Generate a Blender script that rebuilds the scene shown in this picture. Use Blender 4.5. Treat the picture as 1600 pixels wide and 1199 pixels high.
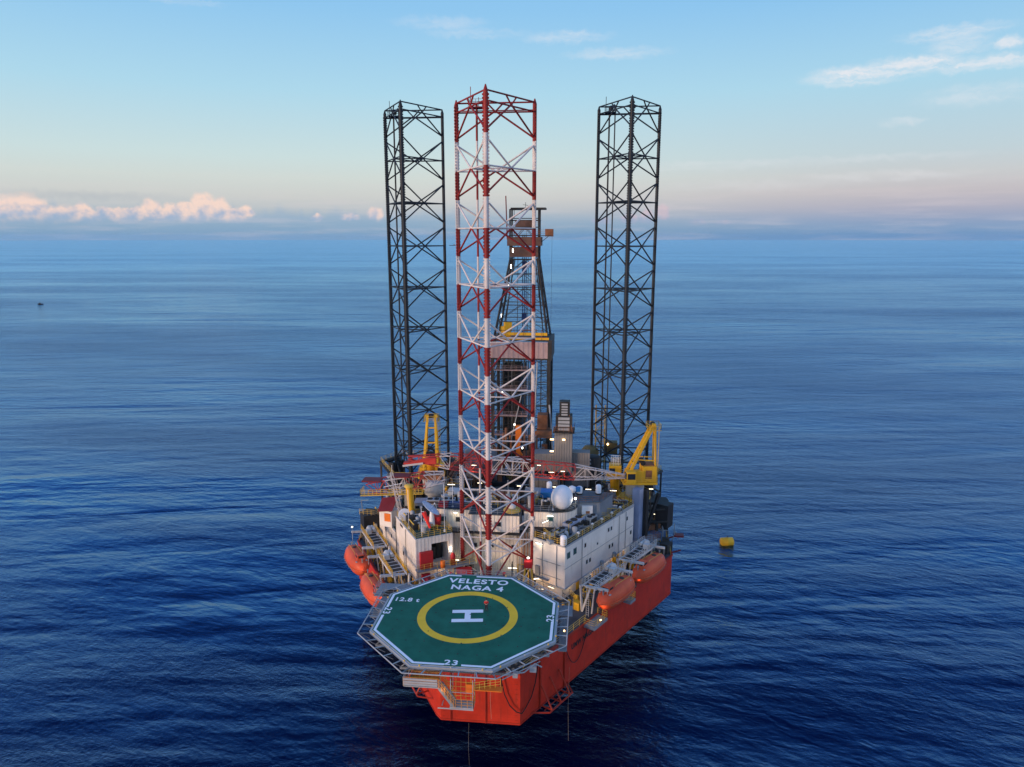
import bpy, bmesh, math, random
from math import sin, cos, pi, radians, sqrt, atan2, tan, exp
from mathutils import Vector, Matrix
random.seed(7)
for o in list(bpy.data.objects): bpy.data.objects.remove(o)
SC = bpy.context.scene
COL = SC.collection

# ------------------------------------------------------------------ camera
PITCH = 11.507; YAW = 6.115
cam_d = bpy.data.cameras.new("camera"); cam = bpy.data.objects.new("camera", cam_d); COL.objects.link(cam)
cam_d.sensor_width = 36.0; cam_d.lens = 36.0*1130.1/1600.0
cam_d.clip_start = 0.5; cam_d.clip_end = 200000
cam.location = (15.3, -87.3, 72.65)
cam.rotation_euler = (radians(90-PITCH), 0, radians(YAW))
SC.camera = cam
SC.render.resolution_x = 1024; SC.render.resolution_y = 767
SC.view_settings.view_transform = 'Standard'; SC.view_settings.look = 'None'
SC.view_settings.exposure = 0.0; SC.view_settings.gamma = 1.0

def s2l(c):
    return tuple(((v/255.0)/12.92 if v/255.0 <= .04045 else ((v/255.0+.055)/1.055)**2.4) for v in c)

# ------------------------------------------------------------------ node helper
class NT:
    def __init__(s, nt): s.nt = nt
    def n(s, t, **k):
        nd = s.nt.nodes.new(t)
        for a, b in k.items(): setattr(nd, a, b)
        return nd
    def link(s, a, b): s.nt.links.new(a, b)
    def setin(s, sock, v):
        if hasattr(v, 'links') or isinstance(v, bpy.types.NodeSocket): s.link(v, sock)
        elif isinstance(v, (tuple, list)) and len(v) == 3 and sock.type == 'RGBA': sock.default_value = (*v, 1)
        else: sock.default_value = v
    def m(s, op, a, b=None, c=None, clamp=False):
        nd = s.n('ShaderNodeMath', operation=op); nd.use_clamp = clamp
        s.setin(nd.inputs[0], a)
        if b is not None: s.setin(nd.inputs[1], b)
        if c is not None: s.setin(nd.inputs[2], c)
        return nd.outputs[0]
    def v(s, op, a, b=None):
        nd = s.n('ShaderNodeVectorMath', operation=op); s.setin(nd.inputs[0], a)
        if b is not None: s.setin(nd.inputs[1], b)
        return nd.outputs['Value'] if op in ('DOT_PRODUCT', 'LENGTH') else nd.outputs[0]
    def mix(s, f, a, b, bt='MIX'):
        nd = s.n('ShaderNodeMix', data_type='RGBA', blend_type=bt)
        s.setin(nd.inputs[0], f); s.setin(nd.inputs[6], a); s.setin(nd.inputs[7], b)
        return nd.outputs[2]
    def mapr(s, x, a, b, c=0., d=1., smooth=True):
        nd = s.n('ShaderNodeMapRange'); nd.interpolation_type = 'SMOOTHSTEP' if smooth else 'LINEAR'
        s.setin(nd.inputs[0], x)
        for i, q in enumerate((a, b, c, d)): s.setin(nd.inputs[i+1], q)
        return nd.outputs[0]
    def noise(s, vec, scale=1., detail=3., rough=.5, dist=0., w=None):
        nd = s.n('ShaderNodeTexNoise'); s.link(vec, nd.inputs['Vector'])
        nd.inputs['Scale'].default_value = scale; nd.inputs['Detail'].default_value = detail
        nd.inputs['Roughness'].default_value = rough; nd.inputs['Distortion'].default_value = dist
        return nd.outputs['Fac']
    def comb(s, x, y, z=0.):
        nd = s.n('ShaderNodeCombineXYZ')
        for i, q in enumerate((x, y, z)): s.setin(nd.inputs[i], q)
        return nd.outputs[0]
    def ramp(s, f, stops, interp='LINEAR'):
        nd = s.n('ShaderNodeValToRGB'); s.link(f, nd.inputs[0]); cr = nd.color_ramp; cr.interpolation = interp
        while len(cr.elements) < len(stops): cr.elements.new(.5)
        for e, (p, c) in zip(cr.elements, stops): e.position = p; e.color = (*c, 1)
        return nd.outputs[0]

# ------------------------------------------------------------------ world
SUN_EL = 5.0
SUN_DIR = Vector((-0.77, -0.64, 0)).normalized()*cos(radians(SUN_EL)) + Vector((0, 0, sin(radians(SUN_EL))))
W = bpy.data.worlds.new("World"); SC.world = W; W.use_nodes = True
W.node_tree.nodes.clear(); t = NT(W.node_tree)
out = t.n('ShaderNodeOutputWorld'); bg = t.n('ShaderNodeBackground'); t.link(bg.outputs[0], out.inputs[0])
tc = t.n('ShaderNodeTexCoord'); D = tc.outputs['Generated']
sep = t.n('ShaderNodeSeparateXYZ'); t.link(D, sep.inputs[0]); dz = sep.outputs[2]
fy = radians(YAW); F = (-sin(fy), cos(fy), 0); R = (cos(fy), sin(fy), 0)
df = t.v('DOT_PRODUCT', D, F); dr = t.v('DOT_PRODUCT', D, R)
el = t.m('MULTIPLY', t.m('ARCSINE', dz), 180/pi)          # degrees of elevation
az = t.m('MULTIPLY', t.m('ARCTAN2', dr, df), 180/pi)        # degrees right of the rig's bow line
elf = t.m('DIVIDE', el, 90., clamp=True)
stopsL = [(0, (116,158,196)), (.5, (137,169,195)), (1.2, (158,182,202)), (2.0, (192,199,204)), (2.9, (209,211,209)), (4.2, (212,221,217)), (5.7, (206,226,227)), (10.2, (177,220,240)), (15.7, (146,202,243)), (28, (104,176,246)), (55, (72,146,236)), (90, (76,150,232))]
stopsR = [(0, (106,148,194)), (.5, (128,161,199)), (1.2, (150,167,198)), (2.0, (178,178,196)), (3.0, (198,192,198)), (4.2, (204,207,210)), (5.7, (195,213,221)), (10.2, (174,217,238)), (15.7, (142,199,242)), (28, (104,174,244)), (55, (72,146,236)), (90, (76,150,232))]
cl = t.ramp(elf, [(a/90., s2l(c)) for a, c in stopsL]); cr_ = t.ramp(elf, [(a/90., s2l(c)) for a, c in stopsR])
side = t.mapr(az, -5., 32.)
sky = t.mix(side, cl, cr_)
nis = t.n('ShaderNodeTexSky', sky_type='NISHITA'); nis.sun_disc = False
nis.sun_elevation = radians(SUN_EL); nis.sun_rotation = atan2(SUN_DIR.x, SUN_DIR.y)
nisv = t.v('SCALE', nis.outputs[0]); nisv.node.inputs['Scale'].default_value = .09
sky = t.mix(.05, sky, nisv)
# dawn glow round the low sun, behind the viewer
sd = t.v('DOT_PRODUCT', D, tuple(SUN_DIR))
glow = t.m('POWER', t.m('MAXIMUM', sd, 0.), 1.6)
gcol = t.v('SCALE', t.comb(1.0, .80, .66)); t.link(glow, gcol.node.inputs['Scale'])
sky = t.v('ADD', sky, t.v('SCALE', gcol)); sky.node.inputs[1].links[0].from_node.inputs['Scale'].default_value = .55
# clouds, laid out by azimuth and elevation
def ae(px, py):
    v = (599.5-py)/1130.1; u = (px-800)/1130.1; c, s_ = cos(radians(PITCH)), sin(radians(PITCH))
    X, Y, Z = u, c+s_*v, -s_+c*v
    return math.degrees(atan2(X, Y)), math.degrees(atan2(Z, sqrt(X*X+Y*Y)))
pos = t.comb(az, el, 0.)
dist1 = t.n('ShaderNodeTexNoise'); t.link(pos, dist1.inputs['Vector']); dist1.inputs['Scale'].default_value = 1.3
dist1.inputs['Detail'].default_value = 5; dist1.inputs['Roughness'].default_value = .62
dvec = t.v('SCALE', t.v('SUBTRACT', dist1.outputs['Color'], (.5, .5, .5))); dvec.node.inputs['Scale'].default_value = .85
posd = t.v('ADD', pos, dvec)
def blob(p, px, py, rx, ry):
    a0, e0 = ae(px, py); ra = rx/17.; re = ry/17.
    q = t.v('MULTIPLY', t.v('SUBTRACT', p, (a0, e0, 0)), (1/ra, 1/re, 0))
    return t.m('SUBTRACT', 1., t.v('LENGTH', q))
puffs = [(28,334,34,22),(44,322,19,15),(8,338,22,16),(75,340,26,14),(140,338,26,10),(190,338,22,10),(252,338,22,10),(302,338,26,12),(365,338,20,11),(108,335,22,12),(128,330,15,10),(165,334,12,9),(210,333,16,9),(236,328,14,13),
         (270,332,15,11),(290,326,12,10),(318,320,18,15),(338,328,18,16),(352,338,16,12),(384,332,12,9),(495,340,9,6),(548,340,14,7),(588,336,13,11),
         (1035,333,9,12),(985,343,14,8),(940,347,14,6),(1090,348,12,5),(1130,349,12,4),(1010,340,10,10)]
acc = None; accx = None
for p in puffs:
    b = blob(posd, *p)
    acc = b if acc is None else t.m('MAXIMUM', acc, b)
puff = t.mapr(acc, -.08, .38)
# light on the puffs comes from the upper left
tex2 = t.noise(t.v('ADD', pos, (-.34, .26, 0)), 1.1, 3., .55); tex3 = t.noise(pos, 1.1, 3., .55)
lit = t.mapr(t.m('ADD', t.m('MULTIPLY', t.m('SUBTRACT', tex3, tex2), 1.5), t.mapr(el, .8, 2.5, .22, .95)), .05, 1.0)
pcolA = t.mix(lit, s2l((160,180,208)), s2l((252,220,204)))
pcol = t.mix(t.mapr(az, -8., 8.), pcolA, t.mix(lit, s2l((160,172,202)), s2l((222,190,200))))
low = t.mapr(el, .5, 1.5)
sky = t.mix(t.m('MULTIPLY', t.m('MULTIPLY', puff, low), t.mapr(az, 4., 12., .86, .5)), sky, pcol)
# blue haze bank with an uneven top under the puffs
bank = t.m('MULTIPLY', t.mapr(t.m('SUBTRACT', el, t.m('MULTIPLY', t.noise(t.comb(t.m('MULTIPLY', az, .55), 0., 0.), 1., 4., .6), 3.4)), -.5, .45, 1., 0.), t.mapr(az, -12, 5, .4, .0))
sky = t.mix(t.m('MULTIPLY', bank, t.m('SUBTRACT', 1., t.m('MULTIPLY', puff, low))), sky, t.mix(side, s2l((140,172,203)), s2l((138,160,196))))
# cirrus
cn = t.noise(t.v('MULTIPLY', t.v('ADD', posd, (0, 0, 4)), (.42, 2.6, 1)), .8, 6., .65, .4)
wisps = [(1340,118,75,15),(1430,102,70,14),(1530,98,90,11),(1490,50,70,10),(1500,70,45,14),(1574,67,20,9),(1530,148,80,15),(1410,190,34,7),(1300,250,210,6),(1130,258,180,8),(885,58,70,10),(965,84,85,9),(690,36,75,11),(745,52,80,8),(280,2,60,5),(1380,275,120,8),(1170,290,150,10)]
wt = [1,1,.8,.6,.55,.9,.4,.45,.25,.25,.42,.42,.32,.28,.4,.3,.2]
ac2 = None
for p, w_ in zip(wisps, wt):
    b = t.m('MULTIPLY', t.mapr(blob(posd, *p), 0., .75), w_)
    ac2 = b if ac2 is None else t.m('MAXIMUM', ac2, b)
cir = t.m('MULTIPLY', ac2, t.mapr(cn, .34, .62, .25, 1.))
sky = t.mix(t.m('MULTIPLY', cir, .85), sky, s2l((236,236,240)))
st = t.noise(t.v('MULTIPLY', pos, (.12, 1.5, 1)), 1., 4., .6)
streak = t.m('MULTIPLY', blob(posd, 140, 306, 120, 7), 1., clamp=True)
sky = t.mix(t.m('MULTIPLY', streak, .5), sky, s2l((176,184,192)))
sky = t.mix(t.m('MULTIPLY', t.mapr(el, 1.5, 6., 1., .0), t.mapr(st, .45, .7, 0., .22)), sky, s2l((226,214,216)))
# pale warm belt added out of frame on the right to brighten starboard walls
fill_belt = t.v('SCALE', t.comb(.78, .56, .38)); t.link(t.m('MULTIPLY', t.mapr(dr, .6, .92), t.mapr(el, -2., 2.)), fill_belt.node.inputs['Scale'])
sky = t.v('ADD', sky, fill_belt)
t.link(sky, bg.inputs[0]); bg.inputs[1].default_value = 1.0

sun_d = bpy.data.lights.new("sun", 'SUN'); sun = bpy.data.objects.new("sun", sun_d); COL.objects.link(sun)
sun_d.energy = 3.3; sun_d.angle = radians(12); sun_d.color = (1, .68, .45)
sun.rotation_euler = SUN_DIR.to_track_quat('Z', 'Y').to_euler()

# ------------------------------------------------------------------ materials
MATS = {}
def paint(name, col, rough=.55, metal=0., var=.12, streak=0., streakcol=(.16,.06,.03), ribs=0., ribd=.04, seam=0., bump=0., emit=None):
    if name in MATS: return MATS[name]
    m = bpy.data.materials.new(name); m.use_nodes = True; m.node_tree.nodes.clear(); t = NT(m.node_tree)
    o = t.n('ShaderNodeOutputMaterial'); b = t.n('ShaderNodeBsdfPrincipled'); t.link(b.outputs[0], o.inputs[0])
    g = t.n('ShaderNodeNewGeometry'); P = g.outputs['Position']; N = g.outputs['True Normal']
    base = t.mix(t.mapr(t.noise(P, .35, 5., .62), .3, .7), tuple(c*(1-var) for c in col), tuple(min(1, c*(1+var)) for c in col))
    fine = t.noise(P, 6., 3., .6)
    base = t.mix(t.mapr(fine, .62, .78, 0., .35*min(1, var*4)), base, tuple(c*.55 for c in col))
    T = t.v('CROSS_PRODUCT', N, (0, 0, 1)); u = t.v('DOT_PRODUCT', P, T)
    sp = t.n('ShaderNodeSeparateXYZ'); t.link(P, sp.inputs[0])
    nz = t.n('ShaderNodeSeparateXYZ'); t.link(N, nz.inputs[0])
    wallm = t.m('SUBTRACT', 1., t.m('ABSOLUTE', nz.outputs[2]), clamp=True)
    if streak:
        sn = t.noise(t.comb(t.m('MULTIPLY', u, 1.6), t.m('MULTIPLY', sp.outputs[2], .16), 0.), 1., 5., .7)
        base = t.mix(t.m('MULTIPLY', t.m('MULTIPLY', t.mapr(sn, .52, .74), streak), wallm), base, streakcol)
        gn = t.noise(P, .9, 4., .65)
        base = t.mix(t.m('MULTIPLY', t.mapr(gn, .55, .8), streak*.6), base, tuple(c*.45 for c in col))
    if seam:
        a = t.m('ABSOLUTE', t.m('SUBTRACT', t.m('FRACT', t.m('DIVIDE', u, seam)), .5))
        c = t.m('ABSOLUTE', t.m('SUBTRACT', t.m('FRACT', t.m('DIVIDE', sp.outputs[2], 2.55)), .5))
        sm = t.m('MAXIMUM', t.mapr(a, .492, .499), t.mapr(c, .487, .498))
        base = t.mix(t.m('MULTIPLY', t.m('MULTIPLY', sm, .22), wallm), base, tuple(c_*.4 for c_ in col))
    t.link(base, b.inputs['Base Color'])
    b.inputs['Specular IOR Level'].default_value = .5 if rough < .4 else .22; b.inputs['Roughness'].default_value = rough; b.inputs['Metallic'].default_value = metal
    h = None
    if ribs:
        h = t.m('MULTIPLY', t.mapr(t.m('SINE', t.m('MULTIPLY', u, 2*pi/ribs)), -.4, .4), wallm)
        bp = t.n('ShaderNodeBump'); bp.inputs['Distance'].default_value = ribd; bp.inputs['Strength'].default_value = 1.
        t.link(h, bp.inputs['Height']); t.link(bp.outputs[0], b.inputs['Normal'])
    elif bump:
        bp = t.n('ShaderNodeBump'); bp.inputs['Distance'].default_value = bump; bp.inputs['Strength'].default_value = 1.
        t.link(t.noise(P, 2.5, 5., .6), bp.inputs['Height']); t.link(bp.outputs[0], b.inputs['Normal'])
    if emit:
        b.inputs['Emission Color'].default_value = (*emit[0], 1); b.inputs['Emission Strength'].default_value = emit[1]
    MATS[name] = m; return m

RED = paint('hull_red', (.46, .030, .012), .5, streak=.7, streakcol=(.20,.03,.015), seam=3.4, var=.15, bump=.012)
REDD = paint('bracket_red', (.36, .03, .014), .5, streak=.3)
HULLD = paint('hull_bottom', (.10, .02, .015), .7)
DECK = paint('deck_steel', (.07, .075, .08), .8, var=.3, bump=.02)
DECKG = paint('deck_green', (.035, .085, .08), .75, var=.3)
CREAM = paint('cream_wall', (.70, .63, .56), .55, ribs=.62, ribd=.09, streak=.5, streakcol=(.32,.20,.13), seam=6.3, var=.12)
CREAMW = paint('cream_flat', (.70, .64, .58), .55, streak=.25, streakcol=(.32,.2,.12), seam=4.2, var=.07)
WHITE = paint('white_paint', (.62, .62, .62), .45, streak=.12, var=.05)
WHITEL = paint('white_leg', (.56, .50, .475), .55, streak=.55, streakcol=(.30,.15,.10), var=.14)
REDL = paint('red_leg', (.22, .018, .016), .55, streak=.5, streakcol=(.08,.015,.012), var=.25)
BLACK = paint('black_leg', (.018, .022, .028), .5, var=.3)
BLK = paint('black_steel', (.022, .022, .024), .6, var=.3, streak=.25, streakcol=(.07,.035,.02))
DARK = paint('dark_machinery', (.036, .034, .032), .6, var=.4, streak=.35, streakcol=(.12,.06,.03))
GREY = paint('grey_steel', (.22, .235, .25), .5, var=.15, streak=.25, streakcol=(.16,.09,.05))
LGREY = paint('light_grey', (.34, .345, .35), .5, var=.12, streak=.2, streakcol=(.25,.16,.1))
GREYR = paint('grey_ribbed', (.17, .165, .165), .55, ribs=.5, ribd=.06, streak=.4, streakcol=(.2,.12,.07))
YEL = paint('yellow_paint', (.70, .37, .02), .5, streak=.25, streakcol=(.25,.12,.02), var=.1)
YELR = paint('yellow_rail', (.60, .38, .06), .5, var=.1)
YELM = paint('yellow_mark', (.78, .47, .03), .6, var=.08)
GREEN = paint('helideck_green', (.009, .105, .066), .7, var=.2, streak=.5)
GREEND = paint('green_dark', (.012, .05, .045), .6)
MARK = paint('white_mark', (.74, .76, .80), .6, var=.04)
BLUE = paint('blue_paint', (.02, .16, .42), .5, streak=.15, ribs=.35, ribd=.03)
BLUED = paint('blue_dark', (.02, .045, .14), .55)
REDP = paint('red_paint', (.42, .02, .025), .5, streak=.15)
REDB = paint('red_boom', (.42, .05, .045), .5, streak=.2)
ROOFR = paint('maroon_roof', (.17, .018, .022), .55, ribs=.4, ribd=.03)
ORANGE = paint('lifeboat_orange', (.60, .082, .030), .45, var=.12, streak=.3, streakcol=(.4,.08,.03))
ORG = paint('orange_paint', (.75, .17, .02), .5)
RUST = paint('rusty', (.24, .10, .05), .8, var=.4, bump=.02)
PINKW = paint('windwall_tarp', (.36, .25, .24), .6, ribs=1.1, ribd=.05, streak=.5, streakcol=(.3,.13,.1))
GLASS = paint('dark_glass', (.015, .02, .025), .12, var=.05)
TEALG = paint('teal_glass', (.02, .08, .085), .2, var=.05)
DOME = paint('radome_white', (.70, .70, .72), .4, var=.02)
RUBBER = paint('black_rubber', (.012, .012, .013), .6)
ROPE = paint('rope', (.35, .28, .2), .8)
SKIN = paint('skin', (.36, .2, .13), .55, var=.04)
LAMPC = paint('lamp_cold', (.9, .9, .85), .4, emit=((1, .84, .58), 4.5))
LAMPW = paint('lamp_warm', (.9, .8, .6), .4, emit=((1, .62, .25), 6.))
LAMPWH = paint('lamp_white', (.9, .9, .9), .4, emit=((1, .95, .8), 6.))

# ------------------------------------------------------------------ mesh builder
NOSPLIT = {'pipework', 'small_machinery', 'valve_gear', 'border_line', 'aiming_circle', 'letter_h', 'louvre', 'draught_mark', 'net', 'grille', 'fan_grille', 'rack', 'pane', 'hoist_rope', 'pendant_rope', 'grating', 'lattice', 'stacked_drill_pipe', 'conning_tower', 'face', 'body'}
class MB:
    def __init__(s): s.v = []; s.f = []; s.mi = []; s.sm = []; s.gr = []
    def add(s, vs, fs, m=0, smooth=False, M=None):
        b = len(s.v); s.gr.append((b, len(s.f), len(vs), len(fs)))
        for p in vs:
            p = Vector(p)
            if M is not None: p = M @ p
            s.v.append(p)
        for f in fs: s.f.append([b+i for i in f]); s.mi.append(m); s.sm.append(smooth)
        return s
    def box(s, c, d, m=0, rz=0., M=None, taper=1.):
        hx, hy, hz = d[0]/2, d[1]/2, d[2]/2
        vs = []
        for z, k in ((-hz, 1.), (hz, taper)):
            for x, y in ((-hx, -hy), (hx, -hy), (hx, hy), (-hx, hy)):
                x2, y2 = x*k, y*k
                vs.append((c[0]+x2*cos(rz)-y2*sin(rz), c[1]+x2*sin(rz)+y2*cos(rz), c[2]+z))
        return s.add(vs, [(3,2,1,0), (4,5,6,7), (0,1,5,4), (1,2,6,5), (2,3,7,6), (3,0,4,7)], m, False, M)
    def bb(s, x0, x1, y0, y1, z0, z1, m=0, M=None):
        return s.box(((x0+x1)/2, (y0+y1)/2, (z0+z1)/2), (abs(x1-x0), abs(y1-y0), abs(z1-z0)), m, 0, M)
    def tube(s, p, q, r, m=0, n=6, r2=None, cap=True):
        p = Vector(p); q = Vector(q); d = q-p
        if d.length < 1e-6: return s
        z = d.normalized(); x = z.orthogonal().normalized(); y = z.cross(x)
        r2 = r if r2 is None else r2; vs = []
        for c, rr in ((p, r), (q, r2)):
            for i in range(n):
                a = 2*pi*i/n; vs.append(c+x*(rr*cos(a))+y*(rr*sin(a)))
        fs = [(i, (i+1) % n, n+(i+1) % n, n+i) for i in range(n)]
        s.add(vs, fs, m, n > 6)
        if cap: s.add(vs[:n], [tuple(reversed(range(n)))], m); s.add(vs[n:], [tuple(range(n))], m)
        return s
    def bar(s, p, q, w, h, m=0):
        p = Vector(p); q = Vector(q); z = (q-p).normalized()
        x = z.cross(Vector((0, 0, 1)));
        if x.length < 1e-3: x = Vector((1, 0, 0))
        x.normalize(); y = x.cross(z).normalized()
        vs = [c+x*(a*w/2)+y*(b*h/2) for c in (p, q) for a, b in ((-1,-1), (1,-1), (1,1), (-1,1))]
        return s.add(vs, [(3,2,1,0), (4,5,6,7), (0,1,5,4), (1,2,6,5), (2,3,7,6), (3,0,4,7)], m)
    def path(s, pts, r, m=0, n=6):
        for a, b in zip(pts[:-1], pts[1:]): s.tube(a, b, r, m, n)
        return s
    def prism(s, pts, z0, z1, m=0, mt=None, mb_=None, M=None):
        n = len(pts); vs = [(x, y, z0) for x, y in pts]+[(x, y, z1) for x, y in pts]
        s.add(vs, [(i, (i+1) % n, n+(i+1) % n, n+i) for i in range(n)], m, False, M)
        s.add(vs, [tuple(range(n, 2*n))], m if mt is None else mt, False, M)
        s.add(vs, [tuple(reversed(range(n)))], m if mb_ is None else mb_, False, M)
        return s
    def lathe(s, c, prof, m=0, n=20, M=None):
        vs = []; fs = []
        for r, z in prof:
            for i in range(n):
                a = 2*pi*i/n; vs.append((c[0]+r*cos(a), c[1]+r*sin(a), c[2]+z))
        for k in range(len(prof)-1):
            for i in range(n): fs.append((k*n+i, k*n+(i+1) % n, (k+1)*n+(i+1) % n, (k+1)*n+i))
        s.add(vs, fs, m, True, M)
        if prof[0][0] > 1e-4: s.add(vs[:n], [tuple(reversed(range(n)))], m, False, M)
        if prof[-1][0] > 1e-4: s.add(vs[-n:], [tuple(range(n))], m, False, M)
        return s
    def clusters(s):
        # pieces that touch (bounding boxes meet) stay together
        n = len(s.gr); bb = []
        for b, f, nv, nf in s.gr:
            P = s.v[b:b+nv]; bb.append([min(p[i] for p in P)-.03 for i in range(3)]+[max(p[i] for p in P)+.03 for i in range(3)])
        par = list(range(n))
        def fd(i):
            while par[i] != i: par[i] = par[par[i]]; i = par[i]
            return i
        for i in range(n):
            a = bb[i]
            for j in range(i):
                c = bb[j]
                if a[0] <= c[3] and c[0] <= a[3] and a[1] <= c[4] and c[1] <= a[4] and a[2] <= c[5] and c[2] <= a[5]:
                    x, y = fd(i), fd(j)
                    if x != y: par[x] = y
        out = {}
        for i in range(n): out.setdefault(fd(i), []).append(i)
        return list(out.values())
    def build(s, name, mats, parent=None, world=True):
        if parent is not None and 1 < len(s.gr) < 450 and name not in NOSPLIT:
            cl_ = s.clusters()
            if 1 < len(cl_) <= 34:
                cl_.sort(key=lambda c: -len(c)); first = None
                for c in cl_:
                    q = MB()
                    for i in c:
                        b, f, nv, nf = s.gr[i]
                        q.add(s.v[b:b+nv], [[k-b for k in s.f[f+j]] for j in range(nf)]); 
                        q.mi[-nf:] = s.mi[f:f+nf]; q.sm[-nf:] = s.sm[f:f+nf]
                    o = q.build1(name, mats, parent, world); first = first or o
                return first
        return s.build1(name, mats, parent, world)
    def build1(s, name, mats, parent=None, world=True):
        me = bpy.data.meshes.new(name); off = Vector((0, 0, 0))
        if parent is not None and world:
            off = Vector(parent.location)
            if parent.parent is not None: off = off+Vector(parent.parent.location)
        me.from_pydata([tuple(p-off) for p in s.v], [], s.f)
        for q in (mats if isinstance(mats, (list, tuple)) else [mats]): me.materials.append(q)
        me.polygons.foreach_set('material_index', s.mi); me.polygons.foreach_set('use_smooth', s.sm)
        me.update()
        o = bpy.data.objects.new(name, me); COL.objects.link(o)
        if parent is not None: o.parent = parent
        if name in ('small_machinery', 'pipework', 'draught_mark', 'louvre'): o['kind'] = 'stuff'
        return o

def tag(o, label=None, cat=None, group=None, kind=None):
    if label: o['label'] = label
    if cat: o['category'] = cat
    if group: o['group'] = group
    if kind: o['kind'] = kind
    return o
def thing(name, label, cat, loc=(0, 0, 0), rz=0., group=None):
    o = bpy.data.objects.new(name, None); o.empty_display_size = .5; COL.objects.link(o)
    o.location = loc; o.rotation_euler = (0, 0, rz); tag(o, label, cat, group); return o
def dup(root, loc, rz, label, group=None, mirror=False):
    r = root.copy(); COL.objects.link(r); r.location = loc; r.rotation_euler = (0, 0, rz); r['label'] = label
    if group: r['group'] = group
    if mirror: r.scale = (-1, 1, 1)
    for ch in list(root.children):
        c = ch.copy(); COL.objects.link(c); c.parent = r
        for g in list(ch.children):
            d = g.copy(); COL.objects.link(d); d.parent = c
    return r
def lerp(a, b, f): return tuple(a[i]+(b[i]-a[i])*f for i in range(len(a)))
def rail(mb, pts, h=1.1, m=0, sp=1.6, r=.035, rails=3, closed=False):
    pts = [Vector(p) for p in pts]
    if closed: pts = pts+[pts[0]]
    for a, b in zip(pts[:-1], pts[1:]):
        L = (b-a).length; n = max(1, int(round(L/sp)))
        for i in range(n+1):
            p = a.lerp(b, i/n); mb.tube(p, p+Vector((0, 0, h)), r, m, 4, cap=False)
        for k in range(rails):
            z = Vector((0, 0, h*(k+1)/rails)); mb.tube(a+z, b+z, r*.9, m, 4, cap=False)
    return mb
def text_mesh(txt, M, height, mat, name, parent, depth=.012, offset=.02, sx=1., shear=0.):
    cu = bpy.data.curves.new(name, 'FONT'); cu.body = txt; cu.align_x = 'CENTER'; cu.align_y = 'CENTER'
    cu.size = height*1.38; cu.extrude = depth; cu.offset = offset; cu.shear = shear
    cu.space_character = 1.12
    o = bpy.data.objects.new(name, cu); COL.objects.link(o)
    dg = bpy.context.evaluated_depsgraph_get(); dg.update()
    me = bpy.data.meshes.new_from_object(o.evaluated_get(dg)); bpy.data.objects.remove(o)
    off = Matrix.Translation(-Vector(parent.location)) if parent else Matrix()
    me.transform(off @ M @ Matrix.Diagonal((sx, 1, 1, 1)))
    me.materials.clear(); me.materials.append(mat); me.name = name
    ob = bpy.data.objects.new(name, me); COL.objects.link(ob)
    if parent: ob.parent = parent
    return ob
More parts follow.
